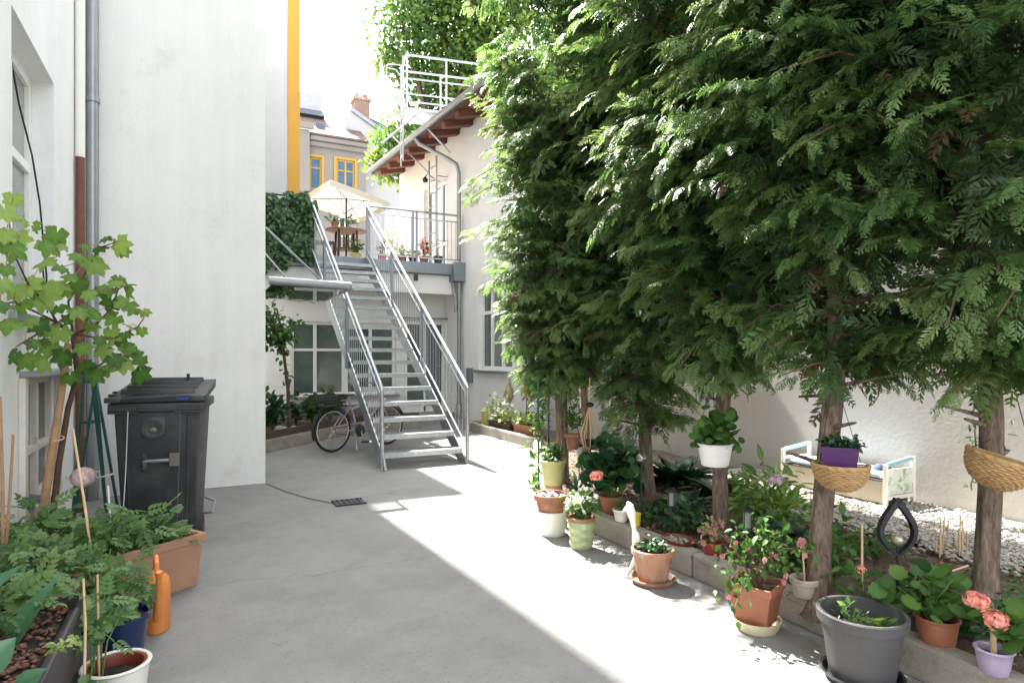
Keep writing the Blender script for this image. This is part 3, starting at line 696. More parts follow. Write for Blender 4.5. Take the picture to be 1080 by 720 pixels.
obj('soffit', MB().prism([ro(ra0 + .02, ov - .02, 5.915), ro(ra0 + .02, ov - .02, 5.925), ro(ra0 + .02, -.05, 6.095), ro(ra0 + .02, -.05, 6.085)], u1 * (ra1 - ra0 - .04)), m_rafter, rh, smooth=False)
gp = [(.072 * math.cos(R(180 + 180 * i / 8)), .072 * math.sin(R(180 + 180 * i / 8))) for i in range(9)] + [(.064 * math.cos(R(360 - 180 * i / 8)), .064 * math.sin(R(360 - 180 * i / 8))) for i in range(9)]
obj('gutter', MB().prism([ro(ra0, ov + .075 + x, 5.985 + z) for x, z in gp], u1 * (ra1 - ra0)), m_zinc, rh, ang=50)
# drainpipe: swan neck from the gutter then down the wall
pa, _ = rp(488)
gx = rp(487)[0] + .15
pts = [ro(pa + .75, ov + .05, 5.93), ro(pa + .70, ov - .02, 5.80), ro(pa + .25, .28, 5.45), ro(pa + .05, .12, 5.28), ro(pa, .09, 5.1), ro(pa, .09, 3.3)]
obj('drainpipe', MB().tube(pts, .045, 14), m_zinc, rh)
obj('drainpipe', MB().tube([ro(pa - .01, .09, 2.82), ro(pa - .01, .09, .25)], .045, 14), m_zinc, rh)
obj('hopper_box', MB().obox(A, u1, n1, pa - .14, pa + .22, .002, .26, 2.83, 3.22), m_galvd, rh, smooth=False, bevel=.01)
obj('drainpipe', MB().tube([ro(pa + .05, .2, 2.83), ro(pa + .05, .19, 2.68), ro(pa, .16, 2.5), ro(pa, .16, 2.2)], .03, 10), m_zinc, rh)
obj('pipe_base', MB().lathe([(.07, 0), (.07, .28), (.05, .31)], ro(pa - .01, .09, 0), 14), m_zinc, rh)
lbx = rp(497)[0]
obj('letterbox', MB().obox(A, u1, n1, lbx - .09, lbx + .09, .002, .07, rz(497, 403), rz(497, 388)), m_galvd, rh, smooth=False, bevel=.006)
hk = rp(457)[0]; hz_ = rz(457, 188)
obj('wall_lamp', MB().tube([ro(hk, 0, hz_), ro(hk, .14, hz_ + .08), ro(hk, .2, hz_)], .012, 8).lathe([(.02, .06), (.07, 0), (.05, -.06), (.001, -.07)], ro(hk, .2, hz_ - .06), 12), m_darkmetal, rh)
# lower garden wall continuing towards the viewer
gw = thing('garden_wall', 'long plain cream rendered wall behind the thuja trees', 'wall', (5.16, 3, 0))
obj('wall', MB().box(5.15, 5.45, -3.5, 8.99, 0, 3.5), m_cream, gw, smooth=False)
obj('coping', MB().box(5.11, 5.49, -3.5, 8.985, 3.503, 3.56), m_zinc, gw, smooth=False, bevel=.005)
# wall ladder
ld = thing('wall_ladder', 'grey steel ladder fixed to the terrace wall below the roof walkway', 'ladder', tuple(ro(rp(473)[0], .3, 3.17)))
la, lb_ = rp(479)[0], rp(467)[0]
lw = .40; lc = (la + lb_) / 2 + .25
for e in (-lw / 2, lw / 2): obj('stile', MB().beam(ro(lc + e, .26, 3.19), ro(lc + e, .26, 5.62), .05, .025, tuple(n1)), m_galvd, ld, smooth=False)
r0 = obj('rung', MB().tube([ro(lc - lw / 2, .26, 3.4), ro(lc + lw / 2, .26, 3.4)], .013, 8), m_galvd, ld)
for i in range(1, 8): partcopy(r0, (0, 0, .29 * i))
for z in (3.8, 5.2):
    for e in (-lw / 2, lw / 2): obj('bracket', MB().beam(ro(lc + e, 0.002, z), ro(lc + e, .25, z), .03, .012), m_galvd, ld, smooth=False)
obj('brace', MB().tube([ro(lc + .2, .27, 5.35), ro(lc + 1.0, ov + .17, 6.35)], .018, 8), m_galv, ld)
# roof walkway with guard rail
wk = thing('roof_walkway', 'white steel walkway with guard railing standing above the roof edge', 'walkway', tuple(dep(428, 115, 12.7)))
P0 = dep(428, 114, 12.7); dv = Vector((math.sin(R(101)), math.cos(R(101)), 0)); sv = Vector((-dv.y, dv.x, 0))
def wp(a, s, z): return P0 + dv * a + sv * s + Z_ * z
WL, WW, WH = 3.3, .75, 1.09
m_wsteel = M('white_galvanised_rail', (.46, .49, .50), .4, .4, var=.06)
obj('floor_grate', MB().prism([wp(0, 0, -.03), wp(WL, 0, -.03), wp(WL, WW, -.03), wp(0, WW, -.03)], (0, 0, .05)), m_wsteel, wk, smooth=False)
for s in (0, WW):
    for z in (WH, WH * .56, .14): obj('rail', MB().tube([wp(0, s, z), wp(WL, s, z)], .022 if z == WH else .016, 8), m_wsteel, wk)
    for i in range(5): obj('post', MB().tube([wp(.02 + (WL - .04) * i / 4, s, 0), wp(.02 + (WL - .04) * i / 4, s, WH)], .022, 8), m_wsteel, wk)
for z in (WH, .56 * WH): obj('rail', MB().tube([wp(0, 0, z), wp(0, WW, z)], .018, 8), m_wsteel, wk)
for i in range(3):
    z = -.1 + .5 * i
    hp = [wp(-.02, WW * .15, z)] + [wp(-.02 - .34 * math.sin(math.pi * k / 8), WW * .15 + (WW * .7) * (1 - math.cos(math.pi * k / 8)) / 2, z + .02 * k) for k in range(1, 8)] + [wp(-.02, WW * .85, z)]
    obj('cage_hoop', MB().tube(hp, .012, 6), m_wsteel, wk)
obj('cage_bar', MB().tube([wp(-.36, WW * .5, -.12), wp(-.36, WW * .5, 1.0)], .012, 6), m_wsteel, wk)
for a_, s_ in ((.05, .1), (.05, .65)):
    obj('stile', MB().tube([wp(-.05, s_ * WW, -1.05), wp(-.05, s_ * WW, WH)], .02, 8), m_wsteel, wk)
for i in range(4): obj('rung', MB().tube([wp(-.05, .1 * WW, -.9 + .28 * i), wp(-.05, .65 * WW, -.9 + .28 * i)], .012, 6), m_wsteel, wk)
obj('brace', MB().tube([wp(.1, 0, -.03), wp(.85, -.35, -.95)], .02, 8), m_wsteel, wk)
obj('brace', MB().tube([wp(.3, 0, -.03), wp(-.45, .0, -.75)], .016, 8), m_wsteel, wk)
obj('brace', MB().tube([wp(1.6, WW * .5, -.03), wp(1.6, WW * .5, -.38)], .02, 8), m_wsteel, wk)
# ------------------------------------------------------------------ far grey house
fh = thing('grey_townhouse', 'distant grey house with yellow framed windows and tiled roof above the parasol', 'building', (6.2, 33, 0))
FY = 33.0
def fx(px): rx, ry = ray(px); return FY * rx / ry
def fz(px, py, y=FY): rx, ry = ray(px); return CAMZ + (HOR - py) * (y / ry) / FPX
x0, x1 = fx(300), fx(386)
wins = [(fx(326.5), fx(339), fz(333, 200), fz(333, 166)), (fx(355), fx(374), fz(364, 204), fz(364, 169)), (fx(357), fx(372), fz(364, 250), fz(364, 228))]
o_ = Vector((x0, FY, 0)); hl = [(a - x0, b_ - x0, c, d) for a, b_, c, d in wins]
zc = fz(355, 151)
obj('wall', MB().wall(o_, X_, -Y_, (0, x1 - x0), 0, zc, hl, .3), m_greyw, fh, smooth=False)
obj('wall', MB().box(x0, fx(325), FY - .5, FY - .003, 0, zc + .3), m_greyw, fh, smooth=False)
obj('cornice', MB().box(fx(326), x1 + .05, FY - .35, FY - .003, zc - .1, zc + .12).box(fx(326), x1 + .02, FY - .2, FY - .003, zc - .35, zc - .12), m_greyw, fh, smooth=False, bevel=.03)
obj('cornice', MB().box(x0, fx(329), FY - .75, FY - .505, zc + .3, zc + .6), m_greyw, fh, smooth=False, bevel=.05)
for i, h_ in enumerate(hl):
    w = window(fh, o_, X_, -Y_, h_[0], h_[1], h_[2], h_[3], .05, [.5] if i else [], [(0, 1, .68)] if i < 2 else [], fw=.09, mf=m_yframe if i < 2 else m_frame, mg=m_glassb if i < 2 else m_glass)
    if i < 2: obj('surround', MB().obox(o_, X_, -Y_, h_[0] - .14, h_[1] + .14, .0, .05, h_[3] + .003, h_[3] + .14).obox(o_, X_, -Y_, h_[0] - .14, h_[0] - .003, 0, .05, h_[2], h_[3]).obox(o_, X_, -Y_, h_[1] + .003, h_[1] + .14, 0, .05, h_[2], h_[3]), m_yframe, w, smooth=False)
rd = 3.2; zr = fz(345, 126, FY + rd)
obj('roof', MB().prism([(x0 - 1, FY - .4, zc + .14), (x0 - 1, FY - .4, zc + .24), (x0 - 1, FY + rd, zr), (x0 - 1, FY + rd + 2, zr), (x0 - 1, FY + rd + 2, zc + .14)], (x1 + 1.05 - x0, 0, 0)), m_rooft, fh, smooth=False)
sk = dep(341, 142, 31.5); t_ = .33
ys = FY - .4 + 3.6 * t_; zs = zc + .24 + (zr - zc - .24) * t_
obj('skylight', MB().box(fx(336), fx(346), ys, ys + .9, zs, zs + .28), m_roofd, fh, smooth=False, bevel=.02)
m_dorm = M('pale_dormer', (.36, .37, .39), .7)
obj('dormer', MB().box(fx(316), fx(351), FY + rd - .1, FY + rd + 2.5, zr + .36, fz(335, 100, FY + rd)), m_dorm, fh, smooth=False, bevel=.03)
obj('dormer_skirt', MB().prism([(fx(316), FY + rd - .5, zr - .05), (fx(316), FY + rd - .1, zr + .35), (fx(316), FY + rd + 2, zr + .35), (fx(316), FY + rd + 2, zr - .05)], (fx(353) - fx(316), 0, 0)), m_roofd, fh, smooth=False)
# white gable house beside it
m_gable = M('pale_gable_plaster', (.40, .40, .41), .9, var=.06, scale=.5)
wg = thing('gabled_townhouse', 'distant white house with sloping gable and brick chimney left of the roof walkway', 'building', (10, 34, 0))
GY = 34.5
def g_(px, py): rx, ry = ray(px); return (GY * rx / ry, GY, CAMZ + (HOR - py) * (GY / ry) / FPX)
poly = [g_(364, 370), g_(364, 124), g_(371, 117), g_(440, 166), g_(440, 370)]
obj('wall', MB().prism(poly, (0, 6, 0)), m_gable, wg, smooth=False)
vg = MB(); p, q = Vector(g_(370, 115.5)), Vector(g_(441, 166)); vg.beam(p - Y_ * .06, q - Y_ * .06, .2, .16, (0, 1, 0)); obj('verge', vg, m_zinc, wg, smooth=False)
obj('roof', MB().prism([Vector(g_(382, 121)) + Y_ * 1.5, Vector(g_(440, 160)) + Y_ * 1.5, Vector(g_(440, 135)) + Y_ * 1.5, Vector(g_(392, 112)) + Y_ * 1.5], (0, 3, 0)), m_roofd, wg, smooth=False)
c0, c1 = Vector(g_(377, 122)), Vector(g_(393, 103)); ch = obj('chimney', MB().box(c0.x, c1.x, GY + .6, GY + 1.5, c0.z - 1.0, c1.z), m_brick, wg, smooth=False)
obj('chimney_cap', MB().box(c0.x - .08, c1.x + .08, GY + .52, GY + 1.58, c1.z + .003, c1.z + .14), m_terraold, ch, smooth=False)
for f in (.22, .6, .85): obj('chimney_pot', MB().lathe([(.13, 0), (.11, .35 + .3 * (f == .6)), (.08, .36 + .3 * (f == .6))], (c0.x + (c1.x - c0.x) * f, GY + 1.0, c1.z + .14), 10), m_terraold if f != .6 else m_zinc, ch)
# pale green screen at the far end of the terrace
ps = thing('privacy_screen', 'pale green panel screen at the far end of the roof terrace', 'screen', (4.3, 16.2, 3.17))
a0 = ray(409); a1 = ray(423)
obj('panel', MB().box(16.2 * a0[0] / a0[1], 16.2 * a1[0] / a1[1], 16.2, 16.25, 3.2, 5.2), M('pale_green_panel', (.34, .42, .38), .5, var=.06), ps, smooth=False, bevel=.01)
obj('frame', MB().box(16.2 * a0[0] / a0[1] - .04, 16.2 * a0[0] / a0[1] - .003, 16.18, 16.27, 3.17, 5.25).box(16.2 * a1[0] / a1[1] + .003, 16.2 * a1[0] / a1[1] + .04, 16.18, 16.27, 3.17, 5.25), m_frame, ps, smooth=False)
# parapet wall at the back of the terrace
tw = thing('parapet_wall', 'low grey parapet wall closing the back of the roof terrace', 'wall', (2.8, 19, 3.17))
obj('wall', MB().box(1.8, 4.6, 18.9, 19.1, 3.172, 3.9), m_greyw, tw, smooth=False)
# drain cover
dp = at(368, 530)
dc = MB()
for i in range(6): dc.box(dp.x - .125 + i * .043, dp.x - .10 + i * .043, dp.y - .09, dp.y + .09, .005, .012)
dc.box(dp.x - .135, dp.x + .135, dp.y - .105, dp.y - .092, .005, .013).box(dp.x - .135, dp.x + .135, dp.y + .092, dp.y + .105, .005, .013).box(dp.x - .135, dp.x + .135, dp.y - .1, dp.y + .1, .001, .004)
o = top(obj('drain_cover', dc, m_darkmetal, None, smooth=False), (dp.x, dp.y, 0)); setp(o, 'dark slotted drain cover set in the concrete before the stairs', 'drain cover')
# ------------------------------------------------------------------ thuja trees
def env(z, z0, H, Rm):
    t = max(0, (z - z0) / (H - z0))
    if t < .22: return Rm * (.36 + .64 * (t / .22) ** .8)
    if t < .55: return Rm
    return Rm * max(.12, (1 - ((t - .55) / .45) ** 1.6))
def thuja(label, base, topxy, H, Rm, z0, tr, NB, seed, thin=0, shade_bulge=1.0, low=0):
    g = np.random.default_rng(seed); r = random.Random(seed)
    base = Vector(base); T = thing('thuja_tree', label, 'tree', base, 'thuja trees in the garden bed')
    lean = Vector(topxy)
    def axis(z):
        k = min(1, z / 2.2)
        off = (lean - Vector((base.x, base.y))) * (k * k * (3 - 2 * k))
        return Vector((base.x + off.x + .028 * math.sin(z * 2.3 + seed), base.y + off.y + .02 * math.cos(z * 2.9 + seed), z))
    zs = [base.z - .06, base.z + .02, .3, .5, .75, 1.0, 1.3, 1.7, 2.2, 3, 4, 5, H - .4]
    rr = [tr * 1.85, tr * 1.42, tr * 1.12, tr * 1.02, tr, tr * .98, tr * .95, tr * .9, tr * .8, tr * .65, tr * .5, tr * .3, tr * .1]
    tb = MB()
    # fluted trunk
    pts = [axis(z) for z in zs]; pts[0].z = base.z - .06
    n = 18; vs = []; fs = []; ph = [r.uniform(0, 6) for _ in range(3)]
    fine = []; frr = []
    for i in range(len(pts) - 1):
        for k in range(3): fine.append(pts[i].lerp(pts[i + 1], k / 3)); frr.append(rr[i] + (rr[i + 1] - rr[i]) * k / 3)
    fine.append(pts[-1]); frr.append(rr[-1])
    for p, q in zip(fine, frr):
        for k in range(n):
            a = 2 * math.pi * k / n
            w = 1 + .09 * math.sin(3 * a + ph[0] + p.z * .8) + .05 * math.sin(7 * a + ph[1] - p.z * 1.5) + r.uniform(-.02, .02)
            vs.append(p + Vector((math.cos(a), math.sin(a), 0)) * q * w)
    for i in range(len(fine) - 1):
        for k in range(n): fs.append((i * n + k, i * n + (k + 1) % n, (i + 1) * n + (k + 1) % n, (i + 1) * n + k))
    tb.add(vs, fs)
    for k in range(3):   # dead branch stubs below the crown
        z = r.uniform(.75, 1.15); a = r.uniform(0, 6.28); p = axis(z); d = Vector((math.cos(a), math.sin(a), .25))
        tb.tube([p + d * tr * .6, p + d * (tr + .06), p + d * (tr + r.uniform(.08, .22))], [.014, .010, .006], 6)
    obj('trunk', tb, m_bark, T, ang=70)
    limbs = MB(); parts = []
    for b in range(NB + low):
        q = g.random()
        lowp = .70
        zb = z0 + (3.6 - z0) * g.random() if q < lowp else 3.6 + (H - .3 - 3.6) * g.random() ** 1.2
        zb = zb if b < NB else g.uniform(.72, .98)
        big = 1.0 if zb < 3.9 else 1.5
        az = 2.39996 * b + g.normal() * .35
        if thin and b < NB and zb < 1.95 and g.random() < thin: continue
        Re = env(zb, z0, H, Rm) * g.uniform(.72, 1.16) * (1 + (shade_bulge - 1) * min(1, max(0, (zb - 3.1) / .7)) * max(0, -math.cos(az)))  # unseen upper crown widened on the courtyard side to throw more ground shade
        o = Vector((math.cos(az), math.sin(az), 0)); A_ = axis(zb)
        Re = Re if b < NB else g.uniform(.28, .45)
        Lb = max(.3, Re * g.uniform(.5, .78)); rise = g.uniform(.05, .42) * Re; droop = (g.uniform(.15, .5) + (g.uniform(0, .2) if zb < z0 + .45 else 0)) * Re
        st_ = A_ + o * max(.02, Re - Lb)
        ts = np.linspace(0, 1, 7)
        cx = np.array(st_)[None] + np.outer(ts, np.array(o) * Lb) + np.outer(rise * ts * 1.2 - droop * ts ** 2, [0, 0, 1])
        sw = g.normal() * .12; cx += np.outer(ts ** 2 * sw, [-o.y, o.x, 0])
        if b % 3 == 0 or zb < z0 + .5:
            p0 = A_ - Vector((0, 0, .10 * Re))
            limbs.tube([p0, st_, Vector(cx[3]), Vector(cx[6])], [.015, .011, .007, .003], 5, caps=False)
        nf = int(g.integers(44, 58)); t = np.sort(g.uniform(.08, 1, nf)); t[-1] = 1
        idx = t * 6; i0 = np.minimum(idx.astype(int), 5); fr_ = (idx - i0)[:, None]
        P = cx[i0] * (1 - fr_) + cx[i0 + 1] * fr_; tan = norm(cx[i0 + 1] - cx[i0])
        side = norm(np.cross(tan, [0, 0, 1])); upv = np.cross(side, tan)
        roll = g.normal() * .45; side2 = side * math.cos(roll) + upv * math.sin(roll)
        sg = np.where(np.arange(nf) % 2, 1, -1)[:, None]
        ph_ = np.radians(g.uniform(25, 72, nf) * (1.05 - .5 * t))[:, None]; ph_[-1] = 0
        lat = (g.random(nf) ** .8 * .13 * (1.1 - .65 * t))[:, None] * sg; P = P + side2 * lat + tan * np.abs(lat) * .7 - np.abs(lat) * np.array([0, 0, .45])
        d = tan * np.cos(ph_) + side2 * np.sin(ph_) * sg + np.outer(-g.uniform(.0, .55, nf), [0, 0, 1])
        up = norm(np.array([0, 0, 1.0]) + g.normal(size=(nf, 3)) * .38 + np.array(o) * .25)
        S = g.uniform(.055, .12, nf) * (1.12 - .3 * t) * big
        base_t = g.uniform(.22, .72) if g.random() > .012 else .08
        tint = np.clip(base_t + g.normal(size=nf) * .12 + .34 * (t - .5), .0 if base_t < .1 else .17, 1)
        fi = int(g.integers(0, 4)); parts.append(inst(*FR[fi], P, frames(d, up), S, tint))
        # inner, hanging sprays that fill behind
        k = 14; tt = g.uniform(0, .5, k); ii = (tt * 6).astype(int); P2 = cx[ii] + g.normal(size=(k, 3)) * .06
        d2 = norm(np.array(o) * g.uniform(.1, .8, (k, 1)) + g.normal(size=(k, 3)) * .4 + np.array([0, 0, -.55]))
        up2 = norm(np.array(o)[None] + g.normal(size=(k, 3)) * .5 + [0, 0, .3])
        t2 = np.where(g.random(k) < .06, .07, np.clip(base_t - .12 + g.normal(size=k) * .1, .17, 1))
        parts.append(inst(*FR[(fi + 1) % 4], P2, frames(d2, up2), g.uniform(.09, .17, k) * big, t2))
    V, F, t = joinnp(parts)
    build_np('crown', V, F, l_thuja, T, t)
    obj('branches', limbs, m_twig, T)
    return T, axis
SZ = .12
tA, axA = thuja('thuja with moss green trunk farthest left in the row, beside the stacked pots', (2.95, 4.9, SZ), (3.0, 4.95), 7.6, .80, 1.02, .052, 470, 1, .1)
tB, axB = thuja('slender thuja with thin bare trunk standing behind the others near the cream wall', (3.69, 5.6, SZ), (3.72, 5.6), 6.2, .60, 1.35, .042, 200, 2)
tC, axC = thuja('thuja with reddish trunk beside the glass globe stick and dark hostas', (3.30, 4.08, SZ), (3.32, 4.05), 7.4, .82, 1.02, .05, 410, 3, .3, 1.0, 7)
tD, axD = thuja('thuja whose trunk stands behind the white hanging pot', (2.99, 2.93, SZ), (3.06, 2.98), 7.2, .84, 1.22, .044, 410, 4, .4, 1.45)
tE, axE = thuja('leaning thuja with the purple pot basket hung against its trunk', (2.66, 1.98, SZ), (2.97, 2.16), 7.3, .84, 1.26, .047, 390, 5, .5, 1.45)
tF, axF = thuja('thuja nearest the right edge with the tilted empty basket on its trunk', (3.2, 1.55, SZ), (3.14, 1.56), 7.2, .88, 1.24, .046, 420, 6, .55, 1.5)
# ------------------------------------------------------------------ broadleaf tree behind the roof
def broadleaf(label, base, H, clumps, nleaf, ls, seed):
    g = np.random.default_rng(seed); T = thing('broadleaf_tree', label, 'tree', base)
    b = MB(); base = Vector(base); mid = base + Vector((.1, 0, H * .45))
    b.tube([base, base + Vector((.05, 0, H * .25)), mid], [.32, .26, .2], 12)
    parts = []
    for (x, y, z, r_) in clumps:
        c = np.array([x, y, z]); e = Vector(c)
        b.tube([mid, mid.lerp(e, .5) + Vector((0, 0, .5)), e, e + Vector((g.normal() * .5, g.normal() * .5, r_ * .7))], [.11, .07, .035, .012], 7)
        for k in range(3): b.tube([e, e + Vector((g.normal(), g.normal(), g.normal() * .7)) * r_ * .6], [.03, .01], 5)
        n = int(nleaf * r_ ** 2.2); d = norm(g.normal(size=(n, 3))); rad = r_ * g.random((n, 1)) ** .42 * (1 + .25 * np.sin(d[:, :1] * 6 + d[:, 2:] * 5))
        P = c + d * rad * [1, 1, .85]
        dr = norm(d * .6 + g.normal(size=(n, 3)) * .7 + [0, 0, -.35]); up = norm(g.normal(size=(n, 3)) * .6 + [0, 0, 1])
        parts.append(inst(*HEART, P, frames(dr, up), g.uniform(.7, 1.3, n) * ls, np.clip(g.normal(.5, .2) + g.normal(size=n) * .16, .1, 1)))
    V, F, t = joinnp(parts); build_np('crown', V, F, l_bgtree, T, t); obj('trunk', b, m_barkd, T, ang=60)
    return T
cl = []
for px, py, d, r_ in ((425, 30, 21, 1.15), (455, 15, 22, 1.5), (490, 30, 22, 1.5), (520, 20, 22, 1.6), (410, 60, 21.5, .62), (440, 75, 22, 1.2), (480, 75, 22.5, 1.4), (515, 70, 23, 1.5),
                      (470, -20, 22, 1.7), (520, -30, 22, 1.8), (430, -15, 22, 1.1), (412, 150, 21, .75), (405, 178, 21, .62), (425, 185, 21, .55), (428, 135, 21.5, .7), (455, 120, 22.5, 1.1), (500, 110, 23, 1.3), (560, 0, 23, 1.8), (575, -50, 23, 1.9), (500, -70, 22.5, 1.6), (420, 165, 21, .6), (395, 170, 21, .4)):
    p = dep(px, py, d); cl.append((p.x, p.y, p.z, r_))
p0 = dep(470, 200, 22.3)
broadleaf('tall broadleaf tree in full leaf rising behind the roof walkway', (p0.x, p0.y, 0), 13, cl, 620, .16, 21)
# ------------------------------------------------------------------ plant helpers
def pot(parent, c, rt, rb, h, mat, rim=.03, ro_=.008, name='pot', fill=.03, soil=True, wall=.010, n=28, ribs=0):
    c = Vector(c); pr = [(.001, 0), (rb - .004, 0), (rb, .006)]
    k = 10 if ribs else 4
    for i in range(1, k + 1):
        t = i / k; z = .006 + (h - rim - .006) * t; r_ = rb + (rt - rb) * (z / h)
        if ribs: r_ += .006 * math.sin(math.pi * 2 * ribs * t - 1.2)
        pr.append((r_, z))
    pr += [(rt + ro_, h - rim + .004), (rt + ro_ + .002, h - .005), (rt + ro_ - .003, h), (rt - wall + ro_ * .5, h - .002), (rt - wall - .002, h - rim), (max(.01, rb - wall + (rt - rb) * .6), h - max(fill, .03) - .03), (.001, h - max(fill, .03) - .032)]
    p = obj(name, MB().lathe(pr, c, n), mat, parent, ang=40)
    if soil:
        rs = rt - wall - .001 - (rt - rb) * fill / h
        s = MB(); n_ = 22; vs = [(c.x, c.y, c.z + h - fill + .004)]; fs = []
        for q in range(1, 5):
            for a in range(n_):
                vs.append((c.x + rs * q / 4 * math.cos(6.2832 * a / n_), c.y + rs * q / 4 * math.sin(6.2832 * a / n_), c.z + h - fill + U(-.004, .004)))
        for a in range(n_): fs.append((0, 1 + a, 1 + (a + 1) % n_))
        for q in range(3):
            for a in range(n_):
                fs.append((1 + q * n_ + a, 1 + q * n_ + (a + 1) % n_, 1 + (q + 1) * n_ + (a + 1) % n_, 1 + (q + 1) * n_ + a))
        obj('soil', s.add(vs, fs), m_potsoil, parent, ang=180)
    return p
def saucer(parent, c, r_, h, mat, name='saucer'):
    return obj(name, MB().lathe([(.001, 0), (r_ * .86, 0), (r_, h * .8), (r_ + .004, h), (r_ - .006, h), (r_ * .84, .008), (.001, .008)], c, 30), mat, parent, ang=40)
def bush(parent, c, h, spread, n, size, tm, mat, name='foliage', low=.1, stems=True, mstem=None, tint=(.5, .2), droop=.25, shell=.45, sq=1.0, dirbias=(0, 0, 0), face=.4):
    c = np.array(c, float); d = norm(rng.normal(size=(n, 3))); d[:, 2] = np.abs(d[:, 2]) * 1.0
    rad = rng.random((n, 1)) ** shell * (1 + .18 * np.sin(d[:, :1] * 5 + d[:, 1:2] * 7))
    lay = rng.random((n, 1))
    P = c + d * rad * [spread, spread, h * .62] + np.array([0, 0, h * low]) + np.outer(rng.random(n) * h * (.38 - low * .4), [0, 0, 1]) + np.array(dirbias) * (rad ** 2)
    out = norm((P - c) * [1, 1, .35])
    dr = norm(out + rng.normal(size=(n, 3)) * .45 - np.array([0, 0, droop])); up = norm(np.array([0, 0, 1.0]) + out * .35 + rng.normal(size=(n, 3)) * .3 + norm(np.array([0, 0, 1.3]) - c) * face)
    S = size * rng.uniform(.6, 1.2, n)
    V, F, t = inst(*tm, P - dr * S[:, None] * .3, frames(dr, up), S, np.clip(rng.normal(tint[0], tint[1], n), .1, 1))
    f = build_np(name, V, F, mat, parent, t)
    if stems:
        b = MB(); ks = max(5, min(34, n // 3))
        for i in range(ks):
            p = Vector(P[i] - dr[i] * S[i] * .3); q = Vector(c) + Vector((U(-.02, .02), U(-.02, .02), -.01)); m_ = q.lerp(p, .5) + Vector((0, 0, h * .06)) + (Vector((c[0], c[1], p.z)) - p) * .15
            b.tube([q, m_, p], [.0038, .003, .002], 5, caps=False)
        obj('stems', b, mstem or m_stem, parent)
    return P
def umbel(parent, c, r_, mat, n=20, stem_from=None, ps=.33, name='flower'):
    n = int(n * 2.8); c = np.array(c, float); d = norm(rng.normal(size=(n, 3)) + [0, 0, .35]); parts = []
    for i in range(n):
        fr_ = frames(d[i:i + 1], np.array([[.3, .2, 1.0]]))[0]; ctr = c + d[i] * np.array([1, 1, .72]) * r_ * rng.uniform(.45, 1.1)
        for k in range(5):
            a = 6.2832 * k / 5 + i; pd = fr_[:, 1] * math.cos(a) + fr_[:, 2] * math.sin(a) + fr_[:, 0] * .35
            parts.append(inst(*PETAL, ctr[None], frames(pd[None], d[i:i + 1]), np.array([r_ * ps]), np.array([rng.uniform(.2, 1)])))
    V, F, t = joinnp(parts); f = build_np(name, V, F, mat, parent, t)
    if stem_from is not None:
        q = Vector(stem_from); p = Vector(c); obj('flower_stem', MB().tube([q, q.lerp(p, .5) + Vector((.01, .005, .02)), p], [.003, .0025, .002], 5), m_stem, parent)
    return f
def daisies(parent, pts, r_, mat, name='flowers', petals=5):
    parts = []
    for p in pts:
        nrm = norm(rng.normal(size=3) * .5 + np.array([-.2, -.4, .8])); fr_ = frames(nrm[None], np.array([[.4, .1, 1.0]]))[0]
        for k in range(petals):
            a = 6.2832 * k / petals; pd = fr_[:, 1] * math.cos(a) + fr_[:, 2] * math.sin(a) + nrm * .15
            parts.append(inst(*PETAL, np.array(p, float)[None], frames(pd[None], nrm[None]), np.array([r_ * rng.uniform(.8, 1.15)]), np.array([rng.uniform(.2, 1)])))
    V, F, t = joinnp(parts); return build_np(name, V, F, mat, parent, t)
def fuchsia_drops(parent, pts, s, name='flowers'):
    parts = []
    for p in pts:
        p = np.array(p, float)
        for k in range(5):
            a = 6.2832 * k / 5 + p[0] * 9; d = np.array([math.cos(a) * .45, math.sin(a) * .45, -1.0])
            parts.append(inst(*PETAL, p[None], frames(d[None], np.array([[math.cos(a), math.sin(a), .3]])), np.array([s * rng.uniform(.8, 1.1)]), np.array([rng.uniform(.2, 1)])))
    V, F, t = joinnp(parts); return build_np(name, V, F, f_pink, parent, t)
def potted(name, label, cat, loc, group=None):
    return thing(name, label, cat, loc, group)
GP = 'flower pots around the right garden bed'
# --- pots on the ground and kerb, far to near
t = potted('flower_pot', 'terracotta pot nested in a tall white pot in the sun beside the kerb', 'flower pot', (2.30, 3.93, 0), GP)
pot(t, (2.30, 3.93, 0), .112, .10, .175, m_cer, rim=.012, ro_=.002, name='outer_pot', soil=False)
pot(t, (2.30, 3.93, .10), .122, .085, .195, m_terra, rim=.045, ro_=.010)
daisies(t, [(2.30 + U(-.09, .09), 3.93 + U(-.09, .09), .285) for _ in range(16)], .018, f_white, 'dry_petals')
t = potted('flower_pot', 'pale green ribbed pot with terracotta rim full of white flowers', 'flower pot', (2.31, 3.55, 0), GP)
pot(t, (2.31, 3.55, 0), .096, .072, .19, m_greencer, rim=.01, ro_=.0, name='outer_pot', soil=False, ribs=3)
pot(t, (2.31, 3.55, .13), .092, .07, .085, m_terra, rim=.026, ro_=.004)
P = bush(t, (2.31, 3.55, .19), .22, .125, 150, .055, OV, l_mid, tint=(.6, .18))
daisies(t, [p + np.array([0, -.01, .025]) for p in P[:46] if p[2] > .24], .024, f_white)
t = potted('plant_stand', 'upturned brown clay pot serving as a stand by the first thuja', 'stand', (2.53, 4.30, 0))
obj('stand', MB().lathe([(.001, .27), (.07, .27), (.075, .26), (.10, .06), (.112, .06), (.114, .0), (.10, 0)], (2.53, 4.30, 0), 24), m_terraold, t, ang=40)
t = potted('flower_pot', 'yellowish green pot raised on the brown stand with a white flower', 'flower pot', (2.53, 4.30, .27), GP)
pot(t, (2.53, 4.30, .27), .10, .075, .20, m_yelgreen, rim=.03)
P = bush(t, (2.53, 4.30, .45), .16, .10, 60, .07, OV, l_mid)
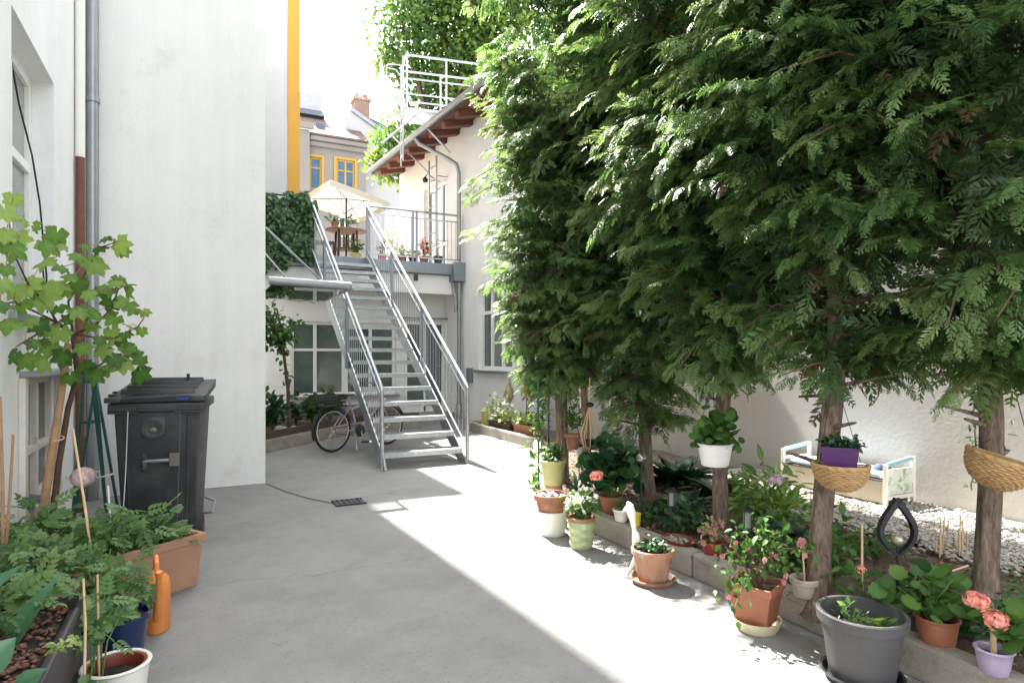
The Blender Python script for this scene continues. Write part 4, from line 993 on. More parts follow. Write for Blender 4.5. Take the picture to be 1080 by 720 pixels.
daisies(t, [P[0] + np.array([0, 0, .03]), P[3], P[7]], .03, f_white)
t = potted('upright_climber', 'slender climbing plant tied to thin green and blue stakes left of the thujas', 'climbing plant', (2.62, 4.62, .12))
obj('green_stake', MB().tube([(2.58, 4.62, .12), (2.57, 4.62, 1.1)], .009, 8), m_darkgreen, t)
obj('blue_stake', MB().tube([(2.66, 4.60, .12), (2.665, 4.6, .95)], .008, 8), m_blue, t)
b = MB(); P = []
for i in range(60):
    z = .15 + .95 * i / 60; a = i * .7; P.append((2.59 + .05 * math.cos(a), 4.62 + .05 * math.sin(a), z))
obj('vine_stem', MB().tube(P, .003, 5), m_stem, t)
P = np.array(P); n = 150; idx = rng.integers(0, 60, n); Q = P[idx] + rng.normal(size=(n, 3)) * .035
d = norm(rng.normal(size=(n, 3)) + [0, 0, -.4]); V, F, tt = inst(*OV, Q, frames(d, norm(rng.normal(size=(n, 3)) * .4 + [0, -.4, 1])), rng.uniform(.035, .075, n), np.clip(rng.normal(.6, .2, n), .1, 1)); build_np('foliage', V, F, l_mid, t, tt)
t = potted('flower_pot', 'small terracotta pot with spiky blue green leaves between the stand and the bush', 'flower pot', (2.68, 4.18, .12), GP)
pot(t, (2.68, 4.18, .12), .055, .04, .12, m_terra)
n = 22; a = rng.uniform(0, 6.28, n); d = norm(np.stack([np.cos(a) * .6, np.sin(a) * .6, rng.uniform(.5, 1.4, n)], -1)); V, F, tt = inst(*STRAPN, np.tile([2.68, 4.18, .22], (n, 1)) + rng.normal(size=(n, 3)) * .01, frames(d, norm(np.stack([-np.cos(a), -np.sin(a), np.ones(n)], -1))), rng.uniform(.14, .26, n), rng.random(n)); build_np('foliage', V, F, l_blue, t, tt, True)
t = potted('flower_pot', 'terracotta pot with tall dark leafy bush and one big orange bloom', 'flower pot', (2.72, 3.78, .12), GP)
pot(t, (2.72, 3.78, .12), .085, .062, .15, m_terrap)
P = bush(t, (2.72, 3.78, .25), .50, .205, 300, .085, RND, l_dark, tint=(.55, .2), shell=.35, face=.9)
umbel(t, dep(630, 502, 4.22), .045, f_salmon, 26, (2.68, 3.72, .4))
t = potted('flower_pot', 'small white pot with a low sprig standing on the kerb', 'flower pot', (2.62, 3.52, .15), GP)
pot(t, (2.62, 3.52, .15), .055, .042, .085, m_cer, rim=.02, ro_=.003)
bush(t, (2.62, 3.52, .22), .09, .05, 34, .04, OV, l_mid)
t = potted('cup', 'small yellow cup on the kerb between white pot and bird figurine', 'cup', (2.63, 3.37, .15))
pot(t, (2.63, 3.37, .15), .035, .03, .09, M('yellow_plastic', (.62, .48, .06), .5), rim=.006, ro_=.001, fill=.05)
t = potted('flower_pot', 'aged terracotta pot on its saucer with low dark green herbs', 'flower pot', (2.33, 2.83, 0), GP)
saucer(t, (2.33, 2.83, 0), .128, .030, m_terraold)
pot(t, (2.33, 2.83, .012), .118, .085, .185, m_terraold, rim=.035, ro_=.004)
bush(t, (2.33, 2.83, .18), .075, .095, 150, .035, OV, l_dark, tint=(.7, .18), shell=.5)
t = thing('bird_figurine', 'white ceramic long necked bird figurine leaning beside the aged terracotta pot', 'figurine', (2.24, 2.98, 0))
b = MB(); q0, q1, q2, q3 = dep(672, 586, 3.66), dep(671, 570, 3.68), dep(669, 558, 3.7), dep(666, 541, 3.72)
b.tube([Vector((2.27, 2.985, .0)), q0, q1, q1.lerp(q2, .5), q2, q2.lerp(q3, .5), q3, dep(664, 533, 3.72), dep(662, 529, 3.72)], [.008, .019, .026, .02, .013, .017, .027, .024, .007], 16)
obj('body', b, m_cer, t, ang=80)
obj('beak', MB().tube([dep(661, 536, 3.70), dep(657, 539, 3.68)], [.014, .003], 8), m_cer, t)
obj('wing', MB().sphere(dep(671, 568, 3.63), .032, 12, .5, 1, 1.5), m_cer, t)
t = potted('flower_pot', 'small red pot with pink fuchsia standing in the bed', 'flower pot', (2.68, 2.72, .12), GP)
pot(t, (2.68, 2.72, .12), .062, .046, .095, m_red, rim=.02, ro_=.003)
P = bush(t, (2.68, 2.72, .2), .17, .085, 70, .04, OVN, l_pale, droop=.5); fuchsia_drops(t, P[:26], .03)
t = potted('bowl', 'low dark red bowl of pale stones beside the kerb', 'bowl', (2.66, 2.98, .12))
obj('bowl', MB().lathe([(.001, 0), (.07, 0), (.095, .045), (.09, .045), (.066, .012), (.001, .012)], (2.66, 2.98, .12), 24, 1, 1.3), m_redin, t, ang=40)
n = 26; d = norm(rng.normal(size=(n, 3))); V, F, tt = inst(oct_, octf, np.stack([2.66 + rng.normal(0, .03, n), 2.98 + rng.normal(0, .04, n), rng.uniform(.145, .16, n)], -1), frames(d, np.tile([0, .2, 1.0], (n, 1))), rng.uniform(.01, .02, n), rng.random(n)); o = build_np('stones', V, F, m_gravel, t, tt, True)
# square pot on round cream saucer with fuchsia
t = potted('flower_pot', 'square terracotta pot on a round cream saucer with drooping pink fuchsia', 'flower pot', (2.38, 2.13, 0), GP)
saucer(t, (2.38, 2.13, 0), .112, .05, m_creampl)
b = MB(Matrix.Translation((2.38, 2.13, .03)) @ Matrix.Rotation(R(22), 4, 'Z'))
def sqring(h, z): return [(-h, -h, z), (h, -h, z), (h, h, z), (-h, h, z)]
lv = [(.072, 0), (.095, .155), (.105, .157), (.107, .195), (.096, .195), (.092, .15), (.001, .15)]
vs = []; fs = [(3, 2, 1, 0)]
for h_, z in lv: vs += sqring(h_, z)
for i in range(len(lv) - 1):
    for k in range(4): fs.append((i * 4 + k, i * 4 + (k + 1) % 4, i * 4 + 4 + (k + 1) % 4, i * 4 + 4 + k))
obj('pot', b.add(vs, fs), m_terrap, t, smooth=False, bevel=.005)
b = MB(Matrix.Translation((2.38, 2.13, .03)) @ Matrix.Rotation(R(22), 4, 'Z')); b.box(-.09, .09, -.09, .09, .158, .166); obj('soil', b, m_potsoil, t)
st_ = MB(); lp_ = []
br_ = [(760, 585), (775, 640), (800, 545), (790, 575), (822, 560), (838, 600), (815, 590), (765, 620), (805, 570), (855, 580), (775, 560), (830, 575)]
for (px, py) in br_:
    e = dep(px, py, 2.88 + U(-.12, .12)); q = Vector((2.38 + U(-.02, .02), 2.13 + U(-.02, .02), .19)); m_ = q.lerp(e, .55) + Vector((0, 0, .09))
    st_.tube([q, q.lerp(m_, .5) + Vector((0, 0, .02)), m_, e], [.006, .005, .0035, .002], 6)
    for k in range(26):
        f = U(.3, 1.05); p = q.lerp(m_, f * 2) if f < .5 else m_.lerp(e, f * 2 - 1); lp_.append(np.array(p) + rng.normal(size=3) * .028)
obj('stems', st_, m_twig, t)
lp_ = np.array(lp_); n = len(lp_); d = norm(rng.normal(size=(n, 3)) * .8 + [0, -.1, -.55]); V, F, tt = inst(*OV, lp_, frames(d, norm(rng.normal(size=(n, 3)) * .4 + [0, -.3, 1])), rng.uniform(.024, .052, n), np.clip(rng.normal(.45, .24, n), .1, 1)); build_np('foliage', V, F, l_ger, t, tt)
fuchsia_drops(t, [p + np.array([0, 0, -.03]) for p in lp_[rng.choice(n, 44)] if p[2] < .48], .030)
# pot with single stem on the kerb
t = potted('flower_pot', 'whitewashed clay pot on the kerb with single pale stem and pink bloom', 'flower pot', (2.59, 2.03, .15), GP)
pot(t, (2.59, 2.03, .15), .062, .05, .09, M('whitewashed_clay', (.48, .42, .36), .9, var=.15, scale=20, stain=(.4, .2, .12), stscale=14), rim=.03, ro_=.004)
obj('stem', MB().tube([(2.59, 2.03, .2), (2.585, 2.03, .3), (2.58, 2.04, .42)], [.006, .005, .003], 6), m_bamboo, t)
bush(t, (2.585, 2.03, .33), .09, .05, 16, .045, OV, l_pale, stems=False); fuchsia_drops(t, [(2.58, 2.04, .43), (2.56, 2.03, .42), (2.6, 2.04, .425)], .04)
# the big grey planter
t = potted('flower_pot', 'large round grey pot on a dark saucer with a few weeds inside', 'flower pot', (2.38, 1.60, 0), GP)
saucer(t, (2.38, 1.60, 0), .150, .032, m_blackpl)
pot(t, (2.38, 1.60, .012), .155, .118, .265, m_greypl, rim=.045, ro_=.010, fill=.075, n=44)
P = bush(t, (2.35, 1.62, .19), .12, .07, 60, .026, OVN, l_dark, name='dry_weeds', tint=(.2, .2))
bush(t, (2.43, 1.57, .185), .09, .05, 9, .075, RND, l_mid, tint=(.8, .1))
bush(t, (2.42, 1.68, .19), .1, .04, 12, .045, OV, l_mid, tint=(.9, .1), stems=False)
# terracotta with geranium leaves
t = potted('flower_pot', 'smooth terracotta plastic pot behind the kerb with broad geranium leaves', 'flower pot', (2.66, 1.47, .12), GP)
pot(t, (2.66, 1.47, .12), .078, .058, .13, m_terrap, rim=.014, ro_=.003)
P = bush(t, (2.67, 1.49, .22), .23, .16, 110, .068, RND, l_ger, tint=(.5, .22), shell=.5)
t = potted('flower_pot', 'lilac glazed pot on the kerb with two salmon geranium heads', 'flower pot', (2.58, 1.23, .15), GP)
pot(t, (2.58, 1.23, .15), .060, .045, .09, m_lilac, rim=.012, ro_=.002)
b = MB(); b.tube([(2.58, 1.23, .21), (2.585, 1.235, .26), (2.575, 1.225, .30)], [.011, .010, .008], 8).tube([(2.583, 1.233, .25), (2.61, 1.25, .29)], [.009, .006], 8); obj('stem', b, m_bamboo, t)
bush(t, (2.66, 1.20, .24), .15, .11, 54, .07, RND, l_ger, stems=True)
umbel(t, dep(1030, 633, 2.24), .040, f_salmon, 26, (2.60, 1.24, .29)); umbel(t, dep(1050, 654, 2.22), .042, f_salmon, 24, (2.61, 1.22, .28))
# ------------------------------------------------------------------ hanging pots and baskets
def basket(parent, c, rim_r, depth, tilt=None, half=True, name='basket'):
    """woven half-bowl wall basket: stacked wobbling withies over ribs"""
    xf = Matrix.Translation(c) @ (tilt or Matrix.Identity(4)); b = MB(xf); k = 13
    a0, a1 = (R(-200), R(20)) if half else (0, 2 * math.pi)
    for i in range(k):
        t_ = i / (k - 1); z = -depth * t_; r_ = rim_r * math.sqrt(max(.03, 1 - (t_ * .93) ** 2.2))
        pts = []
        for q in range(45):
            a = a0 + (a1 - a0) * q / 44; w = .0045 * math.sin(q * math.pi / 2 + math.pi * (i % 2)); pts.append((math.cos(a) * (r_ + w), math.sin(a) * (r_ + w), z + .001 * math.sin(q * 1.3 + i)))
        b.tube(pts, depth / k * .56 if i else .009, 6, caps=True)
        if half: b.tube([pts[0], ((pts[0][0] + pts[-1][0]) / 2, pts[0][1] + .004, z), pts[-1]], depth / k * .54, 6)
    for q in range(12):
        a = a0 + (a1 - a0) * q / 11; b.tube([(math.cos(a) * rim_r * math.sqrt(max(.03, 1 - (s * .93) ** 2.2)) * .985, math.sin(a) * rim_r * math.sqrt(max(.03, 1 - (s * .93) ** 2.2)) * .985, -depth * s) for s in (0, .3, .6, .85, 1)], .004, 5)
    return obj(name, b, m_wicker, parent, ang=60)
hp = Vector((2.77, 2.79, .64))
t = thing('hanging_pot', 'white hanging pot of leafy geranium below the thuja branches', 'hanging pot', hp)
pot(t, hp, .103, .078, .135, m_wpl, rim=.012, ro_=.004, n=36)
P = bush(t, hp + Vector((.02, 0, .10)), .30, .15, 150, .065, RND, l_ger, tint=(.4, .18), shell=.6, low=-.02, stems=False, face=1.1)
b = MB(); hk_ = Vector((2.80, 2.86, 1.19))
for k in range(3):
    a = 2.1 * k + .4; b.tube([hp + Vector((.1 * math.cos(a), .1 * math.sin(a), .13)), hk_ - Z_ * .05], .0018, 5)
obj('hanger', b, m_darkmetal, t)
obj('hook', MB().tube(torus_pts(hk_ - Z_ * .025, .028, X_, Z_, 12, R(-100), R(180), True), .005, 8), m_wpl, t)
bk = Vector((2.70, 1.92, .785)); vd = math.atan2(bk.y, bk.x)
face = Matrix.Rotation(vd - R(90), 4, 'Z')
t = thing('wall_basket', 'woven half bowl basket holding the purple pot against the leaning trunk', 'basket', bk)
basket(t, bk, .118, .115, face)
hk2 = axE(1.22) + Vector((-.08, -.05, 0))
obj('hanger', MB().tube([bk + Vector((-.08, .05, 0)), hk2], .0016, 5).tube([bk + Vector((.08, -.05, 0)), hk2], .0016, 5), m_darkmetal, t)
obj('peg', MB().tube([axE(1.10), axE(1.10) + Vector((-.07, .03, .0)), axE(1.10) + Vector((-.16, .07, -.005))], [.012, .009, .006], 7), m_barkd, t)
t = thing('flower_pot', 'purple pot with dark leaved seedlings sitting in the woven basket', 'flower pot', bk + Vector((-.005, -.0, -.03)))
b = MB(Matrix.Translation(bk + Vector((-.005, .0, -.03))) @ face); h0 = .075
vs = []; fs = [(3, 2, 1, 0)]
for hx, hy, z in ((.066, .038, 0), (.078, .048, .115), (.081, .051, .115), (.081, .051, .122), (.074, .044, .122), (.07, .04, .10), (.001, .001, .10)): vs += [(-hx, -hy - .035, z), (hx, -hy - .035, z), (hx, hy - .035, z), (-hx, hy - .035, z)]
for i in range(6):
    for k in range(4): fs.append((i * 4 + k, i * 4 + (k + 1) % 4, i * 4 + 4 + (k + 1) % 4, i * 4 + 4 + k))
obj('pot', b.add(vs, fs), m_purple, t, smooth=False, bevel=.004)
for k in (-.06, -.02, .025, .065): bush(t, bk + Vector((math.cos(vd - R(90)) * k, math.sin(vd - R(90)) * k, .07)) + Vector((math.cos(vd), math.sin(vd), 0)) * -.03, .075, .035, 30, .036, OV, l_dark, stems=False, name='foliage')
b2 = axF(.80) + Vector((-.115, -.10, .06))
vd2 = math.atan2(b2.y, b2.x); tl = Matrix.Rotation(vd2 - R(90), 4, 'Z') @ Matrix.Rotation(R(17), 4, 'Y')
t = thing('wall_basket', 'empty woven half bowl basket hanging tilted on the rightmost trunk', 'basket', b2)
basket(t, b2, .125, .13, tl)
hk3 = axF(1.15) + Vector((-.03, -.06, .02))
obj('hanger', MB().tube([b2 + (tl @ Vector((.115, 0, 0))), axF(1.2) + Vector((.08, -.05, 0))], .002, 5).tube([b2 + (tl @ Vector((-.115, 0, 0))), axF(.93) + Vector((-.06, -.03, 0))], .002, 5), m_darkmetal, t)
# straw hanging holder and hanging clay pot by the first trunk
hc = dep(622, 466, 5.0)
t = thing('hanging_pot', 'dark little pot hanging in pale straw cords right of the first thuja', 'hanging pot', hc)
pot(t, hc - Z_ * .05, .05, .035, .07, m_blackpl, rim=.01, ro_=.002)
b = MB(); tp = hc + Vector((0, 0, .30))
for k in range(9):
    a = .7 * k; b.tube([tp, hc + Vector((.075 * math.cos(a), .075 * math.sin(a), .06)), hc + Vector((.045 * math.cos(a), .045 * math.sin(a), -.05))], .004, 5)
b.tube([tp, tp + Z_ * .22], .003, 5); obj('cords', b, m_bamboo, t); obj('cap', MB().sphere(tp, .035, 10, 1, 1, .6), m_darkmetal, t)
h4 = dep(604, 466, 5.15)
t = thing('hanging_pot', 'terracotta pot with trailing ivy hanging on the right side of the first trunk', 'hanging pot', h4)
pot(t, h4 - Z_ * .06, .062, .045, .13, m_terra, rim=.035)
bush(t, h4 + Z_ * .06, .30, .08, 110, .05, OV, l_mid, shell=.6, stems=False)
obj('hanger', MB().tube([h4 + Vector((-.06, 0, .07)), h4 + Vector((-.06, 0, .42))], .003, 5).tube([h4 + Vector((.06, 0, .07)), h4 + Vector((-.05, 0, .42))], .003, 5), m_darkmetal, t)
# ------------------------------------------------------------------ ornaments and solar lights
def solar_stick(label, p, zhead, kind):
    t = thing('solar_light', label, 'solar light', p); x, y, z = p
    obj('stake', MB().tube([(x, y, z), (x, y, zhead)], .005, 8), m_darkmetal, t)
    if kind == 'globe':
        obj('globe', MB().sphere((x, y, zhead + .03), .036, 16), clear_glass('crackle_glass', (.72, .66, .66), .8, .25), t)
        obj('core', MB().sphere((x, y, zhead + .03), .016, 10), m_lilac, t)
    elif kind == 'cone':
        obj('lamp_head', MB().lathe([(.012, 0), (.028, .03), (.048, .085), (.046, .088), (.001, .086)], (x, y, zhead), 16), M('frosted_lamp_glass', (.62, .62, .58), .35), t)
        obj('cap', MB().lathe([(.052, .086), (.05, .10), (.001, .108)], (x, y, zhead), 16), m_darkmetal, t)
    else:
        obj('lamp_head', MB().lathe([(.001, 0), (.024, 0), (.024, .085), (.001, .085)], (x, y, zhead), 14), m_glassl, t)
        obj('cap', MB().lathe([(.034, .086), (.034, .098), (.01, .115), (.001, .116)], (x, y, zhead), 14), m_darkmetal, t)
        c_ = MB()
        for k in range(4): c_.tube([(x + .026 * math.cos(1.57 * k), y + .026 * math.sin(1.57 * k), zhead), (x + .026 * math.cos(1.57 * k), y + .026 * math.sin(1.57 * k), zhead + .086)], .003, 5)
        obj('cage', c_, m_darkmetal, t)
solar_stick('glass globe light on a thin stick before the reddish trunk', (2.70, 3.40, .12), .57, 'globe')
solar_stick('frosted cone light on a dark stick left of the orange flower bush', (2.83, 4.38, .12), .46, 'cone')
solar_stick('small lantern stick light in the bed right of the red bowl row', (2.74, 3.14, .12), .33, 'lan')
solar_stick('dark lantern stick light beside the drooping fuchsia', (2.66, 2.44, .12), .37, 'lan')
fo = Vector((2.76, 1.69, .12))
t = thing('flame_ornament', 'black metal flame shaped garden ornament with glass ball behind the grey pot', 'garden ornament', fo)
rt_ = Vector((CT, -ST, 0)); pf = []
for i in range(33):
    s = i / 32; 
    if s <= .5: k = s / .5; side = -1
    else: k = (1 - s) / .5; side = 1
    w = .082 * math.sin(math.pi * k ** 1.0 * .98) ** 1.0 * (1 - .25 * k) if k < 1 else 0
    w = .088 * (math.sin(math.pi * min(1, k * 1.02)) ** .9) * (1.15 - .65 * k)
    pf.append((side * max(0, w), .0 + .245 * k))
b = MB()
for i in range(32):
    p, q = pf[i], pf[i + 1]; th = .006 + .009 * math.sin(math.pi * i / 32)
    P_, Q_ = fo + rt_ * p[0] + Z_ * (.30 + p[1]), fo + rt_ * q[0] + Z_ * (.30 + q[1]); b.beam(P_, Q_ + (Q_ - P_) * .08, th * 1.6, .028, (ST, CT, 0))
obj('ribbon', b, m_darkmetal, t, smooth=False)
obj('stake', MB().tube([fo, fo + Z_ * .34], .005, 8), m_darkmetal, t); obj('glass_ball', MB().sphere(fo + Z_ * .365, .026, 16), M('iridescent_ball', (.42, .40, .30), .15, .5, var=.3, scale=25), t)
# ------------------------------------------------------------------ bed plants
GB = 'plants growing in the right bed'
def bedplant(label, p, fn, name='bed_plant'):
    t = thing(name, label, 'plant', p, GB); fn(t, Vector(p)); return t
def strapclump(n, l, tm, mat, spread=.05):
    def fn(t, p):
        a = rng.uniform(0, 6.28, n); e = rng.uniform(.15, 1.1, n); d = norm(np.stack([np.cos(a), np.sin(a), e], -1))
        V, F, tt = inst(*tm, np.array(p) + np.stack([np.cos(a) * spread * rng.random(n), np.sin(a) * spread * rng.random(n), np.zeros(n)], -1), frames(d, norm(np.stack([-np.cos(a) * e, -np.sin(a) * e, np.ones(n)], -1))), rng.uniform(.6, 1.1, n) * l, np.clip(rng.normal(.45, .2, n), .1, 1)); build_np('foliage', V, F, mat, t, tt, True)
    return fn
bedplant('dense clump of dark arching hosta leaves by the cream wall', (3.86, 4.32, .12), strapclump(95, .36, STRAP, l_dark, .12))
bedplant('dark strap leaved clump right behind the reddish trunk', (3.75, 3.75, .12), strapclump(50, .30, STRAP, l_dark, .1))
bedplant('dark leafy clump with starry leaves between globe light and hostas', (3.25, 3.55, .12), strapclump(60, .24, STRAP, l_dark, .12))
bedplant('fresh green low bush between the lantern light and the hanging pot trunk', (2.95, 3.18, .12), lambda t, p: bush(t, p, .24, .22, 170, .075, OV, l_dark, tint=(.6, .2)))
def vf(t, p):
    P = bush(t, p, .48, .30, 420, .10, OVN, l_varieg, tint=(.4, .2), shell=.45)
    c_ = dep(818, 505, 3.75); umbel(t, c_, .042, f_lilac, 34, tuple(p + Z_ * .2), .4)
bedplant('big pale variegated bush with a round lilac flower ball left of the purple pot', (3.30, 2.86, .12), vf)
bedplant('dark green broad leaved bush behind the fuchsia pot', (3.02, 2.42, .12), lambda t, p: bush(t, p, .30, .24, 190, .085, OV, l_dark, tint=(.5, .2)))
bedplant('leafy shoots climbing round the foot of the leaning trunk', (2.74, 2.02, .12), lambda t, p: bush(t, p, .48, .13, 110, .062, OV, l_ger, tint=(.5, .2), shell=.6))
def rose(t, p):
    bush(t, p, .26, .13, 46, .055, OV, l_ger); umbel(t, p + Vector((-.08, -.05, .24)), .022, f_salmon, 12, tuple(p))
    obj('cane', MB().tube([p, p + Z_ * .42], .005, 6), m_bamboo, t)
bedplant('small rose bush with cane between leaning trunk and grey pot', (2.68, 1.80, .12), rose)
def trail(t, p):
    obj('stems', MB().tube([p + Vector((-.1, .05, .16)), p + Vector((.05, .0, .2)), p + Vector((.22, -.05, .24))], .004, 6), m_bamboo, t); bush(t, p, .26, .19, 120, .06, RND, l_ger, tint=(.5, .22))
bedplant('sprawling geranium around the flame ornament', (2.86, 1.62, .12), trail)
bedplant('small green clump at the foot of the rightmost trunk', (2.98, 1.36, .12), lambda t, p: bush(t, p, .17, .17, 130, .055, OV, l_dark, tint=(.6, .2)))
bedplant('feathery low plant right of the rightmost trunk', (3.42, 1.42, .12), lambda t, p: bush(t, p, .26, .17, 150, .05, OVN, l_mid))
bedplant('small leafy clump beside the variegated bush near the gravel', (3.55, 2.3, .12), lambda t, p: bush(t, p, .2, .2, 120, .055, OV, l_mid, tint=(.4, .2)))
bedplant('tiny leafy clump in the litter right of the reddish trunk', (2.98, 3.62, .12), lambda t, p: bush(t, p, .12, .14, 70, .05, OV, l_dark, tint=(.6, .2)))
bedplant('low green tuft beside the white flowered green pot', (2.78, 3.42, .12), lambda t, p: bush(t, p, .16, .13, 80, .05, OV, l_dark, tint=(.6, .2)))
def sap(t, p):
    b = MB(); Pn = []
    for k in range(4):
        e = p + Vector((U(-.15, .15), U(-.1, .1), U(.55, .85))); b.tube([p, p.lerp(e, .5), e], [.006, .005, .003], 6)
        for _ in range(26): Pn.append(np.array(p.lerp(e, U(.45, 1.05))) + rng.normal(size=3) * .045)
    obj('stems', b, m_twig, t); Pn = np.array(Pn); n = len(Pn); d = norm(rng.normal(size=(n, 3)) + [0, 0, .1]); V, F, tt = inst(*OVN, Pn, frames(d, norm(rng.normal(size=(n, 3)) * .4 + [0, 0, 1])), rng.uniform(.05, .09, n), np.clip(rng.normal(.4, .15, n), .1, 1)); build_np('foliage', V, F, l_dark, t, tt)
bedplant('bare stemmed young shrub with grey green leaves against the cream wall', (4.78, 2.35, .13), sap, 'shrub')
# thin plant labels / canes in the gravel
k0 = None
for i in range(11):
    p = at(U(985, 1030), U(578, 592), .135)
    o = top(obj('garden_cane', MB().tube([p, p + Vector((U(-.01, .01), U(-.01, .01), U(.13, .22)))], .004, 6), m_bamboo), tuple(p))
    setp(o, 'short thin cane stuck upright in the pale gravel', 'cane', 'short canes in the gravel')
# ------------------------------------------------------------------ chest bench by the wall
bn = thing('storage_bench', 'low white wooden chest bench with patterned end panel along the cream wall', 'bench', (4.9, 3.45, .13))
x0, x1, y0, y1 = 4.72, 5.07, 2.98, 3.92
obj('box_front', MB().box(x0 + .02, x0 + .035, y0 + .03, 3.43, .15, .325).box(x0 + .02, x0 + .035, 3.437, y1 - .03, .15, .325), m_creamwood, bn, smooth=False, bevel=.002)
obj('box_body', MB().box(x0 + .036, x1 - .02, y0 + .03, y1 - .03, .137, .32), m_boardw, bn, smooth=False)
obj('seat_lid', MB().box(x0 - .01, x1 - .01, y0 + .025, y1 - .025, .326, .338), m_boardw, bn, smooth=False, bevel=.003)
obj('cushion', MB().box(x0, x1 - .03, y0 + .04, y1 - .04, .346, .385), m_bluecloth, bn, bevel=.015)
for yy in (y0, y1):
    b = MB()
    for xx, hh in ((x0, .46), (x1, .50)): obj('end_post', MB().box(xx - .016, xx + .016, yy - .012, yy + .012, .135, hh), m_whitewood, bn, smooth=False, bevel=.003)
    obj('end_rail', MB().beam((x0 + .017, yy, .20), (x1 - .017, yy, .20), .018, .03), m_whitewood, bn, smooth=False)
    obj('end_rail', MB().beam((x0 + .017, yy, .455), (x1 - .017, yy, .49), .018, .03), M('turquoise_paint', (.25, .48, .52), .5) if yy == y0 else M('pale_blue_paint', (.42, .60, .72), .5), bn, smooth=False)
obj('end_panel', MB().box(x0 + .017, x1 - .017, y0 - .003, y0 + .003, .22, .42), M('leaf_print_fabric', (.62, .66, .60), .8, var=.1, scale=10, stain=(.16, .30, .10), stscale=16, stlo=.50, sthi=.60), bn, smooth=False)
for z in (.25, .31, .37): obj('slat', MB().box(x0 + .017, x1 - .017, y1 - .008, y1 + .008, z, z + .02), m_whitewood, bn, smooth=False)
o = top(obj('folded_cloth', MB().lathe([(.001, .05), (.05, .045), (.075, .02), (.08, 0), (.001, 0)], (4.90, 3.12, .386), 12, 1, .8), M('navy_cloth', (.03, .05, .10), .8, var=.4, scale=30, bump=.5, bscale=40)), (4.90, 3.12, .386)); setp(o, 'small navy bundle lying on the bench cushion', 'cloth')
# ------------------------------------------------------------------ sunny back part of the bed
def trough(parent, c, L, Wd, h, mat, rot=0, name='trough', rim=.02, lip=None):
    xf = Matrix.Translation(c) @ Matrix.Rotation(rot, 4, 'Z'); b = MB(xf); vs = []; fs = [(3, 2, 1, 0)]
    lv = [(.90, .84, 0), (.98, .96, h - rim), (1.03, 1.06, h - rim + .002), (1.03, 1.06, h), (.94, .88, h), (.92, .84, h - .05), (.01, .01, h - .05)]
    if lip: lv = [(.93, .90, 0), (.985, .975, h - rim), (1.0, 1.0, h - rim + .002), (1.0, 1.0, h), (1 - lip / L * 2, 1 - lip / Wd * 2, h), (1 - lip / L * 2.1, 1 - lip / Wd * 2.1, h - .05), (.01, .01, h - .05)]
    for fx_, fy_, z in lv: vs += [(-L / 2 * fx_, -Wd / 2 * fy_, z), (L / 2 * fx_, -Wd / 2 * fy_, z), (L / 2 * fx_, Wd / 2 * fy_, z), (-L / 2 * fx_, Wd / 2 * fy_, z)]
    for i in range(len(lv) - 1):
        for k in range(4): fs.append((i * 4 + k, i * 4 + (k + 1) % 4, i * 4 + 4 + (k + 1) % 4, i * 4 + 4 + k))
    o = obj(name, b.add(vs, fs), mat, parent, smooth=False, bevel=min(.008, rim * .3))
    b = MB(xf); b.box(-L * .45, L * .45, -Wd * .42, Wd * .42, h - .045, h - .03); obj('soil', b, m_potsoil, parent, smooth=False); return o
t = thing('window_box', 'terracotta window box of pale plants on the sunny kerb', 'planter', (4.40, 8.25, .12)); trough(t, (4.40, 8.25, .12), .55, .17, .15, m_terra, R(94))
for k in (-.18, 0, .18): bush(t, (4.40, 8.25 + k, .24), .22, .14, 70, .07, OV, l_varieg, tint=(.5, .25))
t = thing('window_box', 'dark weathered window box of white flowers on the sunny kerb', 'planter', (4.36, 9.0, .12)); trough(t, (4.36, 9.0, .12), .75, .17, .12, m_boardw, R(92))
for k in (-.25, 0, .25): bush(t, (4.36, 9.0 + k, .2), .3 + .15 * (k > .1), .16, 80, .07, OV, l_pale, tint=(.7, .25))
daisies(t, [(4.36 + U(-.15, .15), 9.0 + U(-.4, .4), U(.35, .6)) for _ in range(30)], .035, f_white)
t = thing('flower_pot', 'small terracotta pot at the near end of the window box row', 'flower pot', (4.34, 7.78, .12)); pot(t, (4.34, 7.78, .12), .07, .05, .11, m_terra); bush(t, (4.34, 7.78, .22), .28, .14, 80, .06, OV, l_varieg)
t = thing('garden_lantern', 'small yellow lantern among white flowers near the drainpipe', 'lantern', (4.32, 9.62, .12))
b = MB(); b.box(4.27, 4.37, 9.57, 9.67, .12, .14).box(4.275, 4.365, 9.575, 9.665, .34, .36)
for sx_ in (4.28, 4.36):
    for sy_ in (9.58, 9.66): b.box(sx_ - .006, sx_ + .006, sy_ - .006, sy_ + .006, .14, .34)
obj('frame', b, M('yellow_tin', (.60, .50, .08), .5), t, smooth=False); obj('glass', MB().box(4.285, 4.355, 9.585, 9.655, .142, .338), M('yellow_lamp_glass', (.70, .66, .25), .2), t, smooth=False); obj('roof', MB().lathe([(.075, 0), (.02, .07), (.001, .075)], (4.32, 9.62, .361), 12), M('yellow_tin_roof', (.62, .55, .2), .5), t)
t = thing('flower_plant', 'white flowering plant behind the yellow lantern', 'plant', (4.55, 9.55, .12)); P = bush(t, (4.55, 9.55, .12), .55, .2, 100, .07, OV, l_pale); daisies(t, list(P[:30] + [0, 0, .04]), .05, f_white)
pz = Vector((4.45, 8.95, .12))
t = thing('teardrop_ornament', 'bronze and glass teardrop ornament on a stake against the house wall', 'garden ornament', pz)
